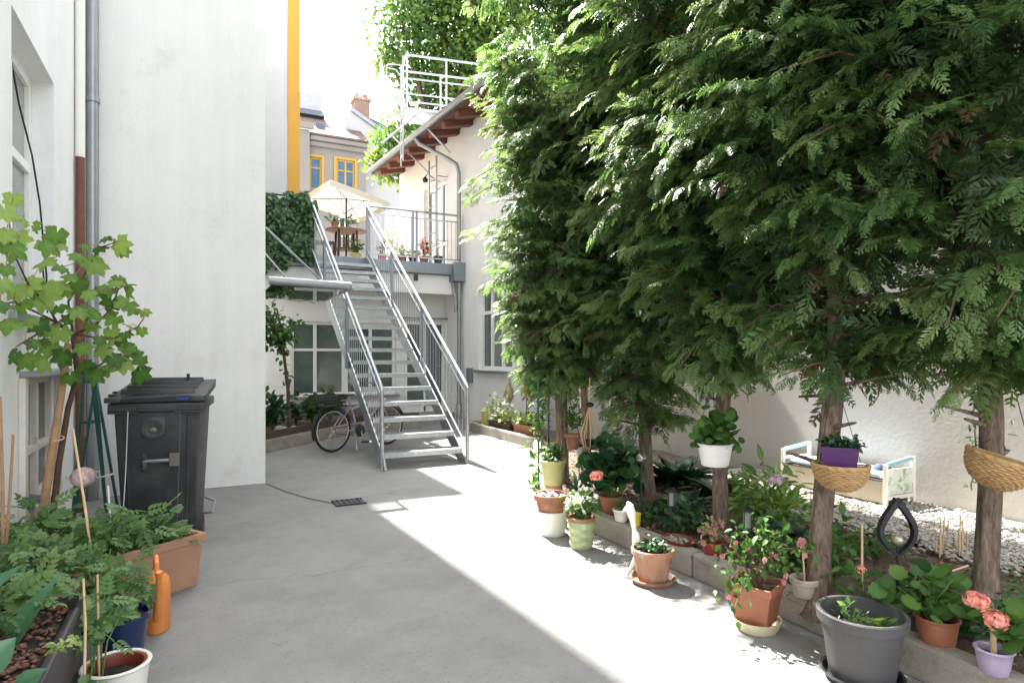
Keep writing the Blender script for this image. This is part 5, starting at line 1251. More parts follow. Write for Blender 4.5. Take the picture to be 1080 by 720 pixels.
obj('stake', MB().tube([pz, pz + Z_ * .42], .008, 8), m_darkmetal, t); obj('teardrop', MB().lathe([(.001, 0), (.05, .05), (.085, .12), (.09, .17), (.06, .26), (.022, .35), (.001, .42)], pz + Z_ * .40, 16, 1, .55), M('swirled_glass', (.35, .30, .18), .15, .3, var=.6, scale=9), t)
pz = Vector((4.42, 8.30, .12))
t = thing('tulip_ornament', 'yellow metal tulip on a thin stake in the sunny bed', 'garden ornament', pz)
obj('stake', MB().tube([pz, pz + Z_ * .60], .006, 8), m_darkmetal, t)
obj('solar_panel', MB().box(pz.x, pz.x + .12, pz.y - .04, pz.y + .04, .43, .45), m_blackpl, t, smooth=False)
n = 7; a = np.arange(n) * 6.2832 / n; d = np.stack([np.cos(a) * .55, np.sin(a) * .55, np.ones(n)], -1); V, F, tt = inst(*HEART, np.tile(np.array(pz) + [0, 0, .58], (n, 1)), frames(d, np.stack([-np.cos(a), -np.sin(a), np.full(n, .5)], -1)), np.full(n, .17), np.full(n, .5)); build_np('petals', V, F, tulle('yellow_metal_petal', (.55, .36, .03), (.7, .5, .08)), t, tt)
d2 = np.stack([np.cos(a), np.sin(a), -np.full(n, .8)], -1); V, F, tt = inst(*OVN, np.tile(np.array(pz) + [0, 0, .58], (n, 1)), frames(d2, np.stack([np.cos(a), np.sin(a), np.full(n, .8)], -1)), np.full(n, .13), np.full(n, .3)); build_np('sepals', V, F, LM('dark_red_sepal', (.15, .05, .03), (.2, .07, .04), (.25, .1, .05)), t, tt)
m_greycol = M('dull_lock_metal', (.16, .15, .13), .5, .6, var=.2, scale=20)
# ------------------------------------------------------------------ wheelie bin
bx, by = -.215, 5.10
wb = thing('wheelie_bin', 'charcoal plastic wheelie bin with metal lock bar against the white wall', 'wheelie bin', (bx, by, 0))
bxf = Matrix.Translation((bx, by, 0)) @ Matrix.Rotation(R(-6), 4, 'Z')
def BB(): return MB(bxf)
def ringbox(lv):
    vs = []; fs = [(3, 2, 1, 0)]
    for hx, y0_, y1_, z in lv: vs += [(-hx, y0_, z), (hx, y0_, z), (hx, y1_, z), (-hx, y1_, z)]
    for i in range(len(lv) - 1):
        for k in range(4): fs.append((i * 4 + k, i * 4 + (k + 1) % 4, i * 4 + 4 + (k + 1) % 4, i * 4 + 4 + k))
    k = (len(lv) - 1) * 4; fs.append((k, k + 1, k + 2, k + 3)); return vs, fs
obj('body', BB().add(*ringbox([(.205, -.27, .25, .06), (.215, -.28, .26, .09), (.252, -.335, .33, .90), (.252, -.337, .332, .965)])), m_binpl, wb, bevel=.02, seg=3)
obj('rim', BB().add(*ringbox([(.272, -.36, .35, .925), (.282, -.372, .36, .93), (.282, -.372, .36, .985), (.270, -.36, .35, .99)])), m_binpl, wb, bevel=.008)
# lid : shallow dome rising to the back, slightly skewed
lv = [(.295, -.40, .36, .992, .0), (.298, -.405, .365, 1.012, .0)]
vs = []; fs = []
nx, ny = 8, 8
for j in range(ny + 1):
    for i in range(nx + 1):
        x = -.295 + .59 * i / nx; y = -.40 + .77 * j / ny; e = max(abs(i - nx / 2) / (nx / 2), 0)
        z = 1.02 + .085 * (j / ny) + .022 * (1 - e ** 4) * math.sin(math.pi * min(1, .12 + .9 * j / ny)) + .012 * (x / .3)
        vs.append((x, y, z))
for j in range(ny):
    for i in range(nx): fs.append((j * 9 + i, j * 9 + i + 1, j * 9 + i + 10, j * 9 + i + 9))
top_n = len(vs)
for j in range(ny + 1):
    for i in range(nx + 1):
        if i in (0, nx) or j in (0, ny): pass
ring = [(i, 0) for i in range(nx)] + [(nx, j) for j in range(ny)] + [(i, ny) for i in range(nx, 0, -1)] + [(0, j) for j in range(ny, 0, -1)]
for (i, j) in ring: v = vs[j * 9 + i]; vs.append((v[0] * .985, v[1] * .985, .996 + .06 * (j / ny)))
m_ = len(ring)
for k in range(m_):
    a = ring[k][1] * 9 + ring[k][0]; b_ = ring[(k + 1) % m_]; b_ = b_[1] * 9 + b_[0]; fs.append((a, top_n + k, top_n + (k + 1) % m_, b_))
fs.append(tuple(top_n + k for k in range(m_)))
lid = obj('lid', BB().add(vs, fs), m_binpl, wb, ang=40)
for yy in (-.30, -.12, .06, .24): 
    zz = 1.042 + .085 * ((yy + .40) / .77) + .018
    obj('lid_rib', BB().add(*ringbox([(.225, yy - .012, yy + .012, zz - .03), (.215, yy - .008, yy + .008, zz + .006)])), m_binpl, lid, bevel=.004)
obj('lid_grip', BB().box(-.29, -.20, -.425, -.402, .995, 1.03).box(.20, .29, -.425, -.402, .995, 1.035), m_binpl, lid, bevel=.008)
obj('lid_slot', BB().box(-.285, -.262, -.34, -.29, 1.03, 1.047), m_blackpl, lid, smooth=False)
obj('lid_slot', BB().box(-.285, -.262, -.22, -.17, 1.045, 1.060), m_blackpl, lid, smooth=False)
obj('sticker', BB().add([(.12, -.402, 1.018), (.22, -.402, 1.022), (.22, -.36, 1.043), (.12, -.36, 1.040), (.12, -.397, 1.010), (.22, -.397, 1.010)], [(0, 1, 2, 3), (4, 5, 1, 0)]), m_bluepat, lid, smooth=False)
obj('lid_knob', BB().tube([(.12, .18, 1.10), (.12, .18, 1.165)], [.009, .012], 8), m_blackpl, lid)
for s in (-1, 1):
    obj('pocket_shade', BB().box(s * .19 - .075, s * .19 + .075, -.378, -.3725, .938, .972), m_blackpl, wb, smooth=False)  # flat black plate stands in for the shade inside the grip recess
    obj('pocket_lip', BB().box(s * .19 - .085, s * .19 + .085, -.405, -.3735, .922, .934), m_binpl, wb, smooth=False, bevel=.004)
    f0 = (-.272 - .003); 
    obj('corner_rib', BB().beam((s * .165, -.283, .09), (s * .185, -.335, .90), .018, .018, (0, 1, 0)), m_binpl, wb, smooth=False, bevel=.004)
    obj('wheel', BB().tube([(s * .235 - .025, -.20, .095), (s * .235 + .025, -.20, .095)], .095, 20), m_tyre, wb)
    obj('hub', BB().tube([(s * .235 - .03, -.20, .095), (s * .235 + .03, -.20, .095)], .03, 12), m_rust, wb)
obj('emblem', BB().lathe([(.075, 0), (.075, .008), (.06, .012), (.045, .008), (.001, .008)], (0, 0, 0), 24), m_binpl, wb).data.transform(Matrix.Translation(Vector((bx, by, 0)) * -1) @ bxf @ Matrix.Translation((-.03, -.331, .815)) @ Matrix.Rotation(R(90), 4, 'X') @ Matrix.Scale(1, 4) @ bxf.inverted() @ Matrix.Translation((bx, by, 0)))
obj('emblem_badge', BB().sphere((-.03, -.337, .805), .022, 12, 1.3, .4, 1), m_greycol, wb)
obj('panel', BB().box(-.10, .045, -.3345, -.318, .76, .905), m_binpl, wb, bevel=.012)
obj('lock_bar', BB().tube([(-.075, -.325, .56), (-.075, -.365, .60), (-.055, -.368, .605), (.07, -.366, .605)], .012, 8), m_zinc, wb)
obj('lock_plate', BB().box(-.09, -.06, -.345, -.318, .54, .65), m_binpl, wb, smooth=False, bevel=.004)
obj('lock_box', BB().box(.07, .13, -.368, -.318, .56, .65), m_greycol, wb, smooth=False, bevel=.006)
obj('side_lever', BB().tube([(.225, .05, .14), (.30, .0, .15), (.315, .06, .22), (.245, .12, .24)], .008, 8), m_zinc, wb)
# ------------------------------------------------------------------ grapevine
vb = Vector((-.80, 4.5, .1))
t = thing('grapevine', 'young grapevine with large lobed leaves tied to a wooden stake by the left wall', 'grapevine', vb)
stake = thing('wooden_stake', 'rough leaning wooden stake carrying the grapevine', 'stake', (-.86, 4.42, 0))
obj('pole', MB().tube([(-.86, 4.42, 0), dep(56, 470, 3.72), dep(64, 420, 3.75), dep(72, 362, 3.78)], [.024, .022, .02, .019], 10), m_pole, stake)
obj('tie', MB().tube(torus_pts(dep(73, 368, 3.78), .03, X_, Z_ * .4 + Y_ * .8, 14), .004, 6, closed=True).tube(torus_pts(dep(60, 462, 3.74), .036, X_, Z_ * .3 + Y_ * .9, 14), .004, 6, closed=True), m_bamboo, stake)
def cdep(px, py, d):
    rx = ray(px)[0]; return dep(px, py, min(d, .80 / -rx) if rx < 0 else d)
fork = dep(77, 352, 3.80)
tr_ = MB(); tr_.tube([vb, dep(62, 490, 3.82), dep(72, 430, 3.85), dep(82, 395, 3.84), fork, dep(60, 340, 3.78)], [.02, .018, .016, .016, .016, .011], 9)
brs = [[dep(60, 340, 3.78), dep(50, 322, 3.72), cdep(30, 300, 3.62), cdep(12, 262, 3.55), cdep(10, 235, 3.5)],
       [dep(60, 340, 3.78), dep(48, 318, 3.75), dep(45, 280, 3.74), dep(58, 255, 3.72)],
       [fork, dep(72, 318, 3.8), dep(95, 280, 3.8), dep(104, 262, 3.78), dep(122, 255, 3.75)],
       [fork, dep(98, 345, 3.82), dep(118, 325, 3.82), dep(128, 295, 3.8), dep(126, 305, 3.8)],
       [dep(60, 340, 3.78), dep(40, 330, 3.7), cdep(15, 318, 3.6), cdep(0, 322, 3.5)],
       [fork, dep(95, 355, 3.84), dep(120, 357, 3.84), dep(145, 345, 3.82), dep(152, 335, 3.8)],
       [dep(82, 395, 3.84), dep(100, 388, 3.86), dep(116, 378, 3.86), dep(140, 375, 3.85)],
       [dep(60, 340, 3.78), dep(40, 352, 3.7), cdep(26, 360, 3.66), cdep(18, 365, 3.64)]]
for b_ in brs: tr_.tube(b_, [.008, .006, .005, .004, .003][:len(b_)], 6, caps=False)
obj('trunk', tr_, m_barkd, t, ang=60)
LP = [(8, 222), (20, 232), (5, 245), (24, 252), (10, 262), (40, 240), (50, 262), (58, 250), (64, 262), (48, 278), (92, 258), (104, 262), (112, 252), (125, 260), (100, 280), (84, 268), (128, 268),
      (8, 285), (0, 300), (15, 308), (28, 298), (5, 322), (22, 322), (36, 300), (120, 300), (126, 292), (115, 320), (126, 316), (134, 308), (122, 338), (140, 325), (150, 328), (138, 345), (152, 352), (118, 350), (132, 352),
      (60, 300), (68, 308), (84, 300), (92, 312), (74, 290), (62, 282), (50, 312), (88, 325), (100, 330), (80, 330), (44, 345), (36, 362), (52, 368), (60, 352), (66, 375), (46, 384), (28, 378), (96, 345), (104, 356), (90, 365), (108, 368),
      (120, 378), (130, 386), (148, 380), (112, 392), (98, 395), (76, 398), (140, 368), (150, 396), (64, 322), (70, 338), (18, 372), (30, 340), (88, 388), (106, 310), (38, 318), (12, 340)]
P = []; 
for (px, py) in [q for i_, q in enumerate(LP) ]: P.append(cdep(px + U(-3, 3), py + U(-3, 3), (3.42 + .0032 * px if px < 130 else 3.84) + U(-.10, .08)))
for (px, py) in LP[::7]: P.append(cdep(px + U(-12, 12), py + U(-12, 12), (3.5 + .003 * px if px < 130 else 3.9) + U(-.08, .10)))
P = np.array([tuple(p) for p in P]); n = len(P); d = norm(np.stack([rng.normal(0, .55, n) + .1, rng.normal(-.25, .3, n), rng.normal(-.65, .35, n)], -1)); up = norm(np.stack([rng.normal(.0, .35, n), rng.normal(-.75, .3, n), rng.normal(.55, .3, n)], -1))
V, F, tt = inst(*GRAPE, P, frames(d, up), rng.uniform(.075, .155, n), np.clip(rng.normal(.5, .28, n), .1, 1)); build_np('foliage', V, F, l_vine, t, tt, True)
b = MB()
for i in range(n):
    best = min((q for br__ in brs for q in br__), key=lambda q: (q - Vector(P[i])).length); b.tube([best, best.lerp(Vector(P[i]), .5) + Vector((0, 0, .02)), Vector(P[i]) - Vector(d[i]) * .01], .0022, 4, caps=False)
obj('petioles', b, M('reddish_petiole', (.24, .12, .06), .6), t)
# ------------------------------------------------------------------ obelisk trellis, ball, canes
ob = Vector((-.74, 5.62, 0))
t = thing('plant_obelisk', 'bundle of dark green metal poles forming an obelisk left of the bin', 'trellis', ob)
for (x0_, y0_, x1_, y1_) in ((-.10, -.10, -.03, -.02), (.12, -.08, .03, -.02), (.10, .10, .0, .03), (-.12, .08, .05, .02), (.20, -.02, .02, 0)):
    obj('pole', MB().tube([ob + Vector((x0_, y0_, 0)), ob + Vector((x1_, y1_, 1.23))], .011, 8), m_darkgreen, t)
for z, r_ in ((.40, .15), (.8, .07), (1.1, .045)): obj('ring', MB().tube(torus_pts(ob + Z_ * z, r_, X_, Y_, 16), .006, 6, closed=True), m_darkgreen if z != .4 else m_whitepipe, t)
bc = dep(88, 503, 4.25)
t = thing('ball_light', 'pink and white mosaic ball on a stick left of the bin', 'garden ball', (bc.x, bc.y, 0))
obj('ball', MB().sphere(bc, .078, 22, 1, 1, .88), M('pink_mosaic', (.70, .42, .42), .3, var=.1, scale=30, stain=(.82, .78, .76), stscale=22, stlo=.47, sthi=.53), t); obj('stick', MB().tube([(bc.x, bc.y, 0), (bc.x, bc.y, bc.z - .06)], .008, 8), m_darkmetal, t)
def cane(label, p, q, r_=.006, mat=None):
    p, q = Vector(p), Vector(q); o = top(obj('plant_cane', MB().tube([p, p.lerp(q, .5) + Vector((.004, 0, 0)), q], [r_, r_, r_ * .85], 8), mat or m_bamboo), tuple(p)); setp(o, label, 'cane', 'canes among the left planters')
cane('long pale bamboo cane slanting in front of the mosaic ball', dep(102, 628, 2.95), dep(77, 452, 3.35), .0065)
cane('brown bamboo cane standing at the left edge, the taller and thicker', dep(3, 606, 2.95), dep(0, 418, 3.05), .008, m_pole)
cane('thinner brown cane leaning right at the left edge', dep(4, 600, 2.98), dep(14, 458, 3.1), .0075, m_pole)
cane('thin white stake in front of the left bin edge', dep(128, 570, 3.70), dep(135, 434, 3.86), .0035, m_zinc)
cane('short white stake left of the bin foot', dep(116, 570, 3.66), dep(114, 512, 3.7), .006, m_wpl)
cane('thin grey stake in front of the right half of the bin', dep(186, 560, 3.82), dep(190, 434, 3.95), .0028, m_greypl)
cane('thin pale rod standing at the corner of the black trough', dep(89, 712, 2.05), dep(88, 610, 2.2), .0045)
# small folding stool
sp = dep(40, 600, 3.5); sp.z = 0
t = thing('stool', 'small dark purple folding stool half hidden by tomato seedlings', 'stool', sp)
obj('seat', MB(Matrix.Translation(dep(39, 526, 3.75)) @ Matrix.Rotation(R(14), 4, 'Y')).box(-.055, .055, -.07, .07, -.012, .012), M('dusty_purple_plastic', (.13, .10, .15), .5), t, smooth=False, bevel=.006)
for px in (30, 47):
    e = dep(px, 530, 3.75); obj('leg', MB().tube([e, e + Vector((-.01, .02, -.42))], .012, 8), m_zinc, t)
# ------------------------------------------------------------------ planters of seedlings
pA = Vector((-.315, 3.865, 0))
t = thing('planter', 'terracotta coloured window box with tomato seedlings in front of the bin', 'planter', pA); trough(t, pA, .66, .23, .295, m_terrab, R(33), 'box', .05)
def along(c, ang, s): return Vector(c) + Vector((math.cos(ang) * s, math.sin(ang) * s, 0))
for s in (-.25, -.12, .0, .1): bush(t, along(pA, R(33), s) + Z_ * .25, .24, .17, 44, .12, COMP, l_tom, droop=.3)
bush(t, along(pA, R(33), .19) + Z_ * .25, .10, .10, 22, .11, COMP, l_tom, droop=.3)
pB = Vector((-.70, 3.27, 0))
t = thing('planter', 'brown window box crowded with leafy seedlings against the left wall', 'planter', pB); trough(t, pB, .54, .23, .29, m_terrab, R(59), 'box', .05)
for s in (-.2, -.08, .06, .2): bush(t, along(pB, R(59), s) + Z_ * .25, .30, .20, 40, .12, COMP, l_tom, droop=.25)
bush(t, along(pB, R(59), -.05) + Z_ * .25, .20, .18, 40, .09, HEART, l_mid)
pA2 = Vector((-.72, 3.95, 0))
t = thing('planter', 'dark pot of tall seedlings by the vine foot along the wall', 'planter', pA2); pot(t, pA2, .15, .12, .3, m_trough, rim=.03)
bush(t, pA2 + Z_ * .26, .32, .22, 80, .13, COMP, l_tom); bush(t, pA2 + Z_ * .26, .28, .2, 40, .08, OV, l_mid)
pC = Vector((-.645, 2.26, 0))
t = thing('planter', 'black trough with reddish bark mulch at the bottom left', 'planter', pC); trough(t, pC, .92, .55, .44, m_trough, R(90), 'box', .03, .012)
n = 900; d = norm(rng.normal(size=(n, 3)) * [1, 1, .35]); V, F, tt = inst(oct_, octf, np.stack([pC.x + rng.uniform(-.24, .23, n), pC.y + rng.uniform(-.42, .42, n), .415 + rng.random(n) * .012], -1), frames(d, np.tile([0, .1, 1.0], (n, 1))), rng.uniform(.006, .013, n), rng.random(n)); build_np('mulch', V, F, M('bark_mulch', (.16, .07, .05), .9, var=.4, scale=50), t, tt, False)
bush(t, (-.70, 2.5, .42), .25, .18, 60, .09, HEART, l_mid, tint=(.45, .2)); bush(t, (-.72, 2.30, .42), .22, .13, 36, .08, OV, l_mid)
bush(t, (-.60, 2.52, .42), .20, .17, 46, .10, COMP, l_tom, name='seedlings'); bush(t, (-.66, 2.12, .42), .20, .14, 40, .08, HEART, l_mid, name='seedlings')
bush(t, dep(66, 690, 1.72) - Z_ * .0, .05, .045, 46, .024, OV, l_pale, tint=(.45, .15), stems=False, name='ground_herb')
bl_ = MB(); parts = []
def bigleaf(base, tip, w, up=(0, -.5, 1), arch=.25):
    base, tip = np.array(base), np.array(tip); L_ = np.linalg.norm(tip - base); tm = t_broad(w, arch); parts.append(inst(*tm, base[None], frames((tip - base)[None], np.array([up], float)), np.array([L_]), np.array([U(.4, .7)])))
bigleaf(dep(-15, 735, 1.85), dep(62, 604, 2.05), .145, (-.6, -.4, .7), .12); bigleaf(dep(-50, 660, 1.85), dep(24, 594, 2.05), .17, (-.5, -.5, .8), .12); bigleaf(dep(10, 735, 1.65), dep(50, 704, 1.7), .3, (0, -.6, .8)); bigleaf(dep(-30, 720, 1.6), dep(16, 672, 1.66), .32, (.3, -.6, .6))
V, F, tt = joinnp(parts); build_np('broad_leaves', V, F, l_broad, t, tt, True)
# blue pot + tomato
t = thing('flower_pot', 'cobalt blue pot with a bushy tomato plant beside the orange watering can', 'flower pot', (-.30, 3.14, 0), 'flower pots by the left wall'); pot(t, (-.30, 3.14, 0), .108, .08, .20, m_blue)
bush(t, (-.345, 3.08, .18), .34, .165, 80, .125, COMP, l_tom, droop=.45, shell=.5)
t = thing('flower_pot', 'white pot with dark red inner pot at the bottom left corner', 'flower pot', (-.27, 2.66, 0), 'flower pots by the left wall'); pot(t, (-.27, 2.66, 0), .108, .086, .19, m_cer, rim=.014, ro_=.004, soil=False, name='outer_pot'); pot(t, (-.27, 2.66, .04), .097, .075, .145, m_redin, rim=.01, ro_=.002, fill=.04, name='inner_pot')
bush(t, (-.33, 2.66, .17), .38, .085, 22, .12, COMP, l_tom, droop=.5); obj('cane', MB().tube([(-.32, 2.64, .15), (-.325, 2.64, .52)], .004, 6), m_bamboo, t)
t = thing('seed_tray', 'black square tub of young seedlings in front of the white pot', 'seed tray', (-.30, 2.40, 0), None); trough(t, (-.30, 2.38, 0), .20, .18, .16, m_blackpl, R(8), 'tub', .015); bush(t, (-.32, 2.36, .12), .14, .10, 44, .07, OV, l_tom)
t = thing('flower_pot', 'grey tall pot between the black trough and the blue pot', 'flower pot', (-.42, 2.92, 0), 'flower pots by the left wall'); pot(t, (-.42, 2.92, 0), .085, .065, .24, m_lilac if False else m_galvd); bush(t, (-.42, 2.92, .2), .26, .12, 26, .11, COMP, l_tom, droop=.4)
# watering can
wc = Vector((-.185, 3.42, 0))
t = thing('watering_can', 'orange plastic watering can standing on the concrete by the planters', 'watering can', wc)
wxf = Matrix.Translation(wc) @ Matrix.Rotation(R(96), 4, 'Z')
obj('body', MB(wxf).lathe([(.001, 0), (.068, 0), (.074, .01), (.075, .19), (.068, .235), (.045, .262), (.042, .258), (.001, .22)], (0, 0, 0), 28, 1.3, .80), m_orange, t, ang=50)
obj('handle', MB(wxf).tube([(-.055, 0, .255), (-.04, 0, .315), (.02, 0, .335), (.085, 0, .29), (.115, 0, .20), (.095, 0, .08)], .010, 10), m_orange, t)
obj('spout', MB(wxf).tube([(-.085, 0, .07), (-.15, 0, .16), (-.20, 0, .28), (-.215, 0, .33)], [.02, .016, .013, .014], 12), m_orange, t)
# ------------------------------------------------------------------ bicycle
bk_ = Vector((1.60, 8.55, 0)); bx_ = Matrix.Translation(bk_) @ Matrix.Rotation(R(26), 4, 'Z') @ Matrix.Scale(.93, 4)
t = thing('bicycle', 'lilac silver city bicycle with rear crate parked beneath the stairs', 'bicycle', bk_)
def C3(x, z, y=0): return (x, y, z)
RW = .318
def wheel(x):
    w = obj('wheel', MB(bx_).tube([C3(x, RW, -.03), C3(x, RW, .03)], .022, 10), m_chrome, t)
    tp_ = [C3(x + (RW - .018) * math.cos(6.2832 * i / 36), RW + (RW - .018) * math.sin(6.2832 * i / 36)) for i in range(36)]; obj('tyre', MB(bx_).tube(tp_, .018, 8, closed=True), m_tyre, w)
    rp_ = [C3(x + (RW - .044) * math.cos(6.2832 * i / 36), RW + (RW - .044) * math.sin(6.2832 * i / 36)) for i in range(36)]; obj('rim', MB(bx_).tube(rp_, .009, 6, closed=True), m_chrome, w)
    s = MB(bx_)
    for i in range(18):
        a = 6.2832 * i / 18; s.tube([C3(x + .02 * math.cos(a + 1), RW + .02 * math.sin(a + 1), .025 * (-1) ** i), C3(x + (RW - .045) * math.cos(a), RW + (RW - .045) * math.sin(a))], .0014, 4)
    obj('spokes', s, m_chrome, w)
wheel(0); wheel(1.04)
f = MB(bx_); BBk = (.44, .28)
for p, q, r_ in (((.44, .28), (.30, .70), .016), ((.325, .60), (.87, .74), .017), ((.44, .28), (.90, .64), .019), ((.86, .82), (.915, .60), .018)): f.tube([C3(*p), C3(*q)], r_, 12)
for s in (-.055, .055): f.tube([C3(.44, .28, s * .6), C3(0, RW, s)], .009, 8).tube([C3(.315, .66, s * .4), C3(0, RW, s)], .008, 8).tube([C3(.915, .60, s * .7), C3(.96, .50, s), C3(1.04, RW, s)], .012, 8)
obj('frame', f, m_bikef, t, ang=60)
obj('saddle', MB(bx_).add(*[(lambda v, fc: (v, fc))([(.12, -.08, .83), (.12, .08, .83), (.22, .065, .835), (.22, -.065, .835), (.40, -.02, .825), (.40, .02, .825), (.13, -.06, .79), (.13, .06, .79), (.23, .04, .80), (.23, -.04, .80), (.39, -.01, .80), (.39, .01, .80)], [(0, 3, 2, 1), (3, 4, 5, 2), (6, 7, 8, 9), (9, 8, 11, 10), (0, 1, 7, 6), (1, 2, 8, 7), (2, 5, 11, 8), (5, 4, 10, 11), (4, 3, 9, 10), (3, 0, 6, 9)])][0]), m_blackpl, t, bevel=.012)
obj('seat_post', MB(bx_).tube([C3(.30, .70), C3(.265, .80)], .013, 10), m_chrome, t)
obj('handlebar', MB(bx_).tube([C3(.86, .82), C3(.845, .93), C3(.87, .96)], .013, 10).tube([(.70, -.28, .985), (.80, -.22, .975), (.87, -.08, .96), (.87, .08, .96), (.80, .22, .975), (.70, .28, .985)], .011, 8), m_chrome, t)
for s in (-1, 1): obj('grip', MB(bx_).tube([(.70, s * .28, .985), (.775, s * .235, .978)], .016, 8), m_blackpl, t)
cr = obj('chainring', MB(bx_).tube([C3(.44, .28, -.075), C3(.44, .28, -.068)], .088, 24), m_blackpl, t)
obj('crank', MB(bx_).tube([C3(.44, .28, -.09), C3(.47, .12, -.10)], .011, 8), m_chrome, t); obj('crank', MB(bx_).tube([C3(.44, .28, .09), C3(.41, .44, .10)], .011, 8), m_chrome, t)
obj('pedal', MB(bx_).box(.42, .52, -.19, -.11, .105, .13), m_blackpl, t, smooth=False, bevel=.005); obj('pedal', MB(bx_).box(.36, .46, .11, .19, .43, .455), m_blackpl, t, smooth=False, bevel=.005)
obj('chain', MB(bx_).tube([C3(.44, .366, -.072), C3(0, RW + .04, -.06)], .005, 5).tube([C3(.44, .194, -.072), C3(0, RW - .04, -.06)], .005, 5), m_darkmetal, t)
for x, a0_, a1_ in ((0, 20, 200), (1.04, 15, 165)):
    v = []; fs = []
    for i in range(15):
        a = R(a0_ + (a1_ - a0_) * i / 14)
        for y in (-.026, 0, .026): rr_ = RW + .022 + (.006 if y == 0 else 0); v.append((x + rr_ * math.cos(a), y, RW + rr_ * math.sin(a)))
    for i in range(14):
        for k in (0, 1): fs.append((i * 3 + k, i * 3 + k + 1, i * 3 + 4 + k, i * 3 + 3 + k))
    obj('mudguard', MB(bx_).add(v, fs), m_blackpl, t)
obj('rack', MB(bx_).tube([C3(.30, .66, -.06), C3(-.24, .67, -.06)], .006, 6).tube([C3(.30, .66, .06), C3(-.24, .67, .06)], .006, 6).tube([C3(-.2, .67, .06), C3(0, RW, .06)], .005, 6).tube([C3(-.2, .67, -.06), C3(0, RW, -.06)], .005, 6), m_blackpl, t)
c_ = MB(bx_)
for z in (.68, .73, .78, .835): c_.tube([(-.24, -.13, z), (.12, -.13, z), (.12, .13, z), (-.24, .13, z)], .007 if z in (.68, .835) else .014, 6, closed=True)
for i in range(10): x = -.24 + .04 * i; c_.tube([(x, -.13, .68), (x, -.13, .835)], .006, 5).tube([(x, .13, .68), (x, .13, .835)], .006, 5)
c_.box(-.235, .115, -.125, .125, .675, .683); obj('crate', c_, m_blackpl, t)
obj('kickstand', MB(bx_).tube([C3(.36, .26, -.05), C3(.30, .01, -.17)], .010, 8), m_chrome, t)
obj('headlight', MB(bx_).sphere((.98, 0, .70), .04, 12), m_chrome, t)
# ------------------------------------------------------------------ ivy over the terrace edge
iv = thing('ivy', 'dense dark ivy hanging over the terrace railing left of the stairs', 'ivy', (1.3, 12.0, 3.2))
n = 3400; x = rng.uniform(.72, 1.93, n); zt = 4.24 + .07 * np.sin(x * 9) + .05 * np.sin(x * 23); zb = 2.98 - .32 * np.exp(-((x - .98) / .17) ** 2) + .10 * np.sin(x * 13) + .16 * np.clip((x - 1.6) / .3, 0, 1)
z = zb + (zt - zb) * rng.random(n) ** .92; y = 11.99 - np.abs(rng.normal(0, .075, n)) - .05 * np.sin(x * 8 + z * 6)
k_ = rng.random(n) < np.where((x > 1.83) & (z < 3.6), .4, 1); x, y, z = x[k_], y[k_], z[k_]; n = len(x)
d = norm(np.stack([rng.normal(0, .5, n), rng.normal(-.25, .25, n), rng.normal(-.75, .3, n)], -1)); V, F, tt = inst(*HEART, np.stack([x, y, z], -1), frames(d, norm(np.stack([rng.normal(0, .4, n), -np.ones(n), rng.normal(.45, .35, n)], -1))), rng.uniform(.05, .10, n), np.clip(rng.normal(.42, .22, n), .1, 1)); build_np('foliage', V, F, l_ivy, iv, tt)
b = MB()
for i in range(12):
    xx = U(.75, 1.85); b.tube([(xx, 11.99, 3.0 + U(-.1, .2)), (xx + U(-.1, .1), 11.97, 3.6), (xx + U(-.15, .15), 11.98, 4.22)], .008, 5)
obj('stems', b, m_twig, iv)
tw_ = MB(); tw_.tube([(1.45, 12.72, 2.40), (1.75, 12.7, 2.36), (2.0, 12.72, 2.42), (2.12, 12.71, 2.37)], .008, 5).tube([(1.9, 12.7, 2.39), (2.02, 12.7, 2.33)], .006, 5); o = top(obj('dry_twig', tw_, m_twig), (1.75, 12.7, 2.38)); setp(o, 'thin dry creeper twig on the cream wall above the windows', 'twig')
# ------------------------------------------------------------------ climber on the left and bed behind the bicycle
KL = [(.62, 8.90), (1.62, 9.95), (2.45, 10.75), (3.55, 10.85)]
kerb('bed_kerb', KL, .12, .17, m_kerb)
b = MB()
for i in range(len(KL) - 1):
    p, q = Vector((*KL[i], 0)), Vector((*KL[i + 1], 0)); u_ = (q - p).normalized(); b.obox(p, u_, Vector((-u_.y, u_.x, 0)), .01, (q - p).length - .01, -.07, -.03, .175, .27)
o = obj('edging_board', b, m_boardw, None, smooth=False, bevel=.004); o['kind'] = 'structure'
soil_sheet('bed_soil', KL + [(3.6, 12.72), (.86, 12.72), (.62, 11)], .16, .1, .015, m_soil)
cs = Vector((1.22, 9.95, .16))
t = thing('climbing_shrub', 'tall bare stemmed climber with a leafy head left of the cream windows', 'shrub', cs)
b = MB(); tp0 = dep(296, 345, 10.0); b.tube([cs, cs.lerp(tp0, .4) + Vector((.03, 0, 0)), tp0, dep(292, 325, 10)], [.03, .026, .02, .01], 8)
Pn = []
for k in range(9):
    e = dep(U(280, 312), U(322, 372), 9.95 + U(-.2, .2)); s = tp0.lerp(cs, U(0, .3)); b.tube([s, s.lerp(e, .5) + Vector((0, 0, .05)), e], [.010, .007, .004], 5, caps=False)
    for _ in range(52): Pn.append(np.array(s.lerp(e, U(.3, 1.1))) + rng.normal(size=3) * .09)
for k in range(40): Pn.append(np.array(cs.lerp(tp0, U(.25, 1))) + rng.normal(size=3) * .05)
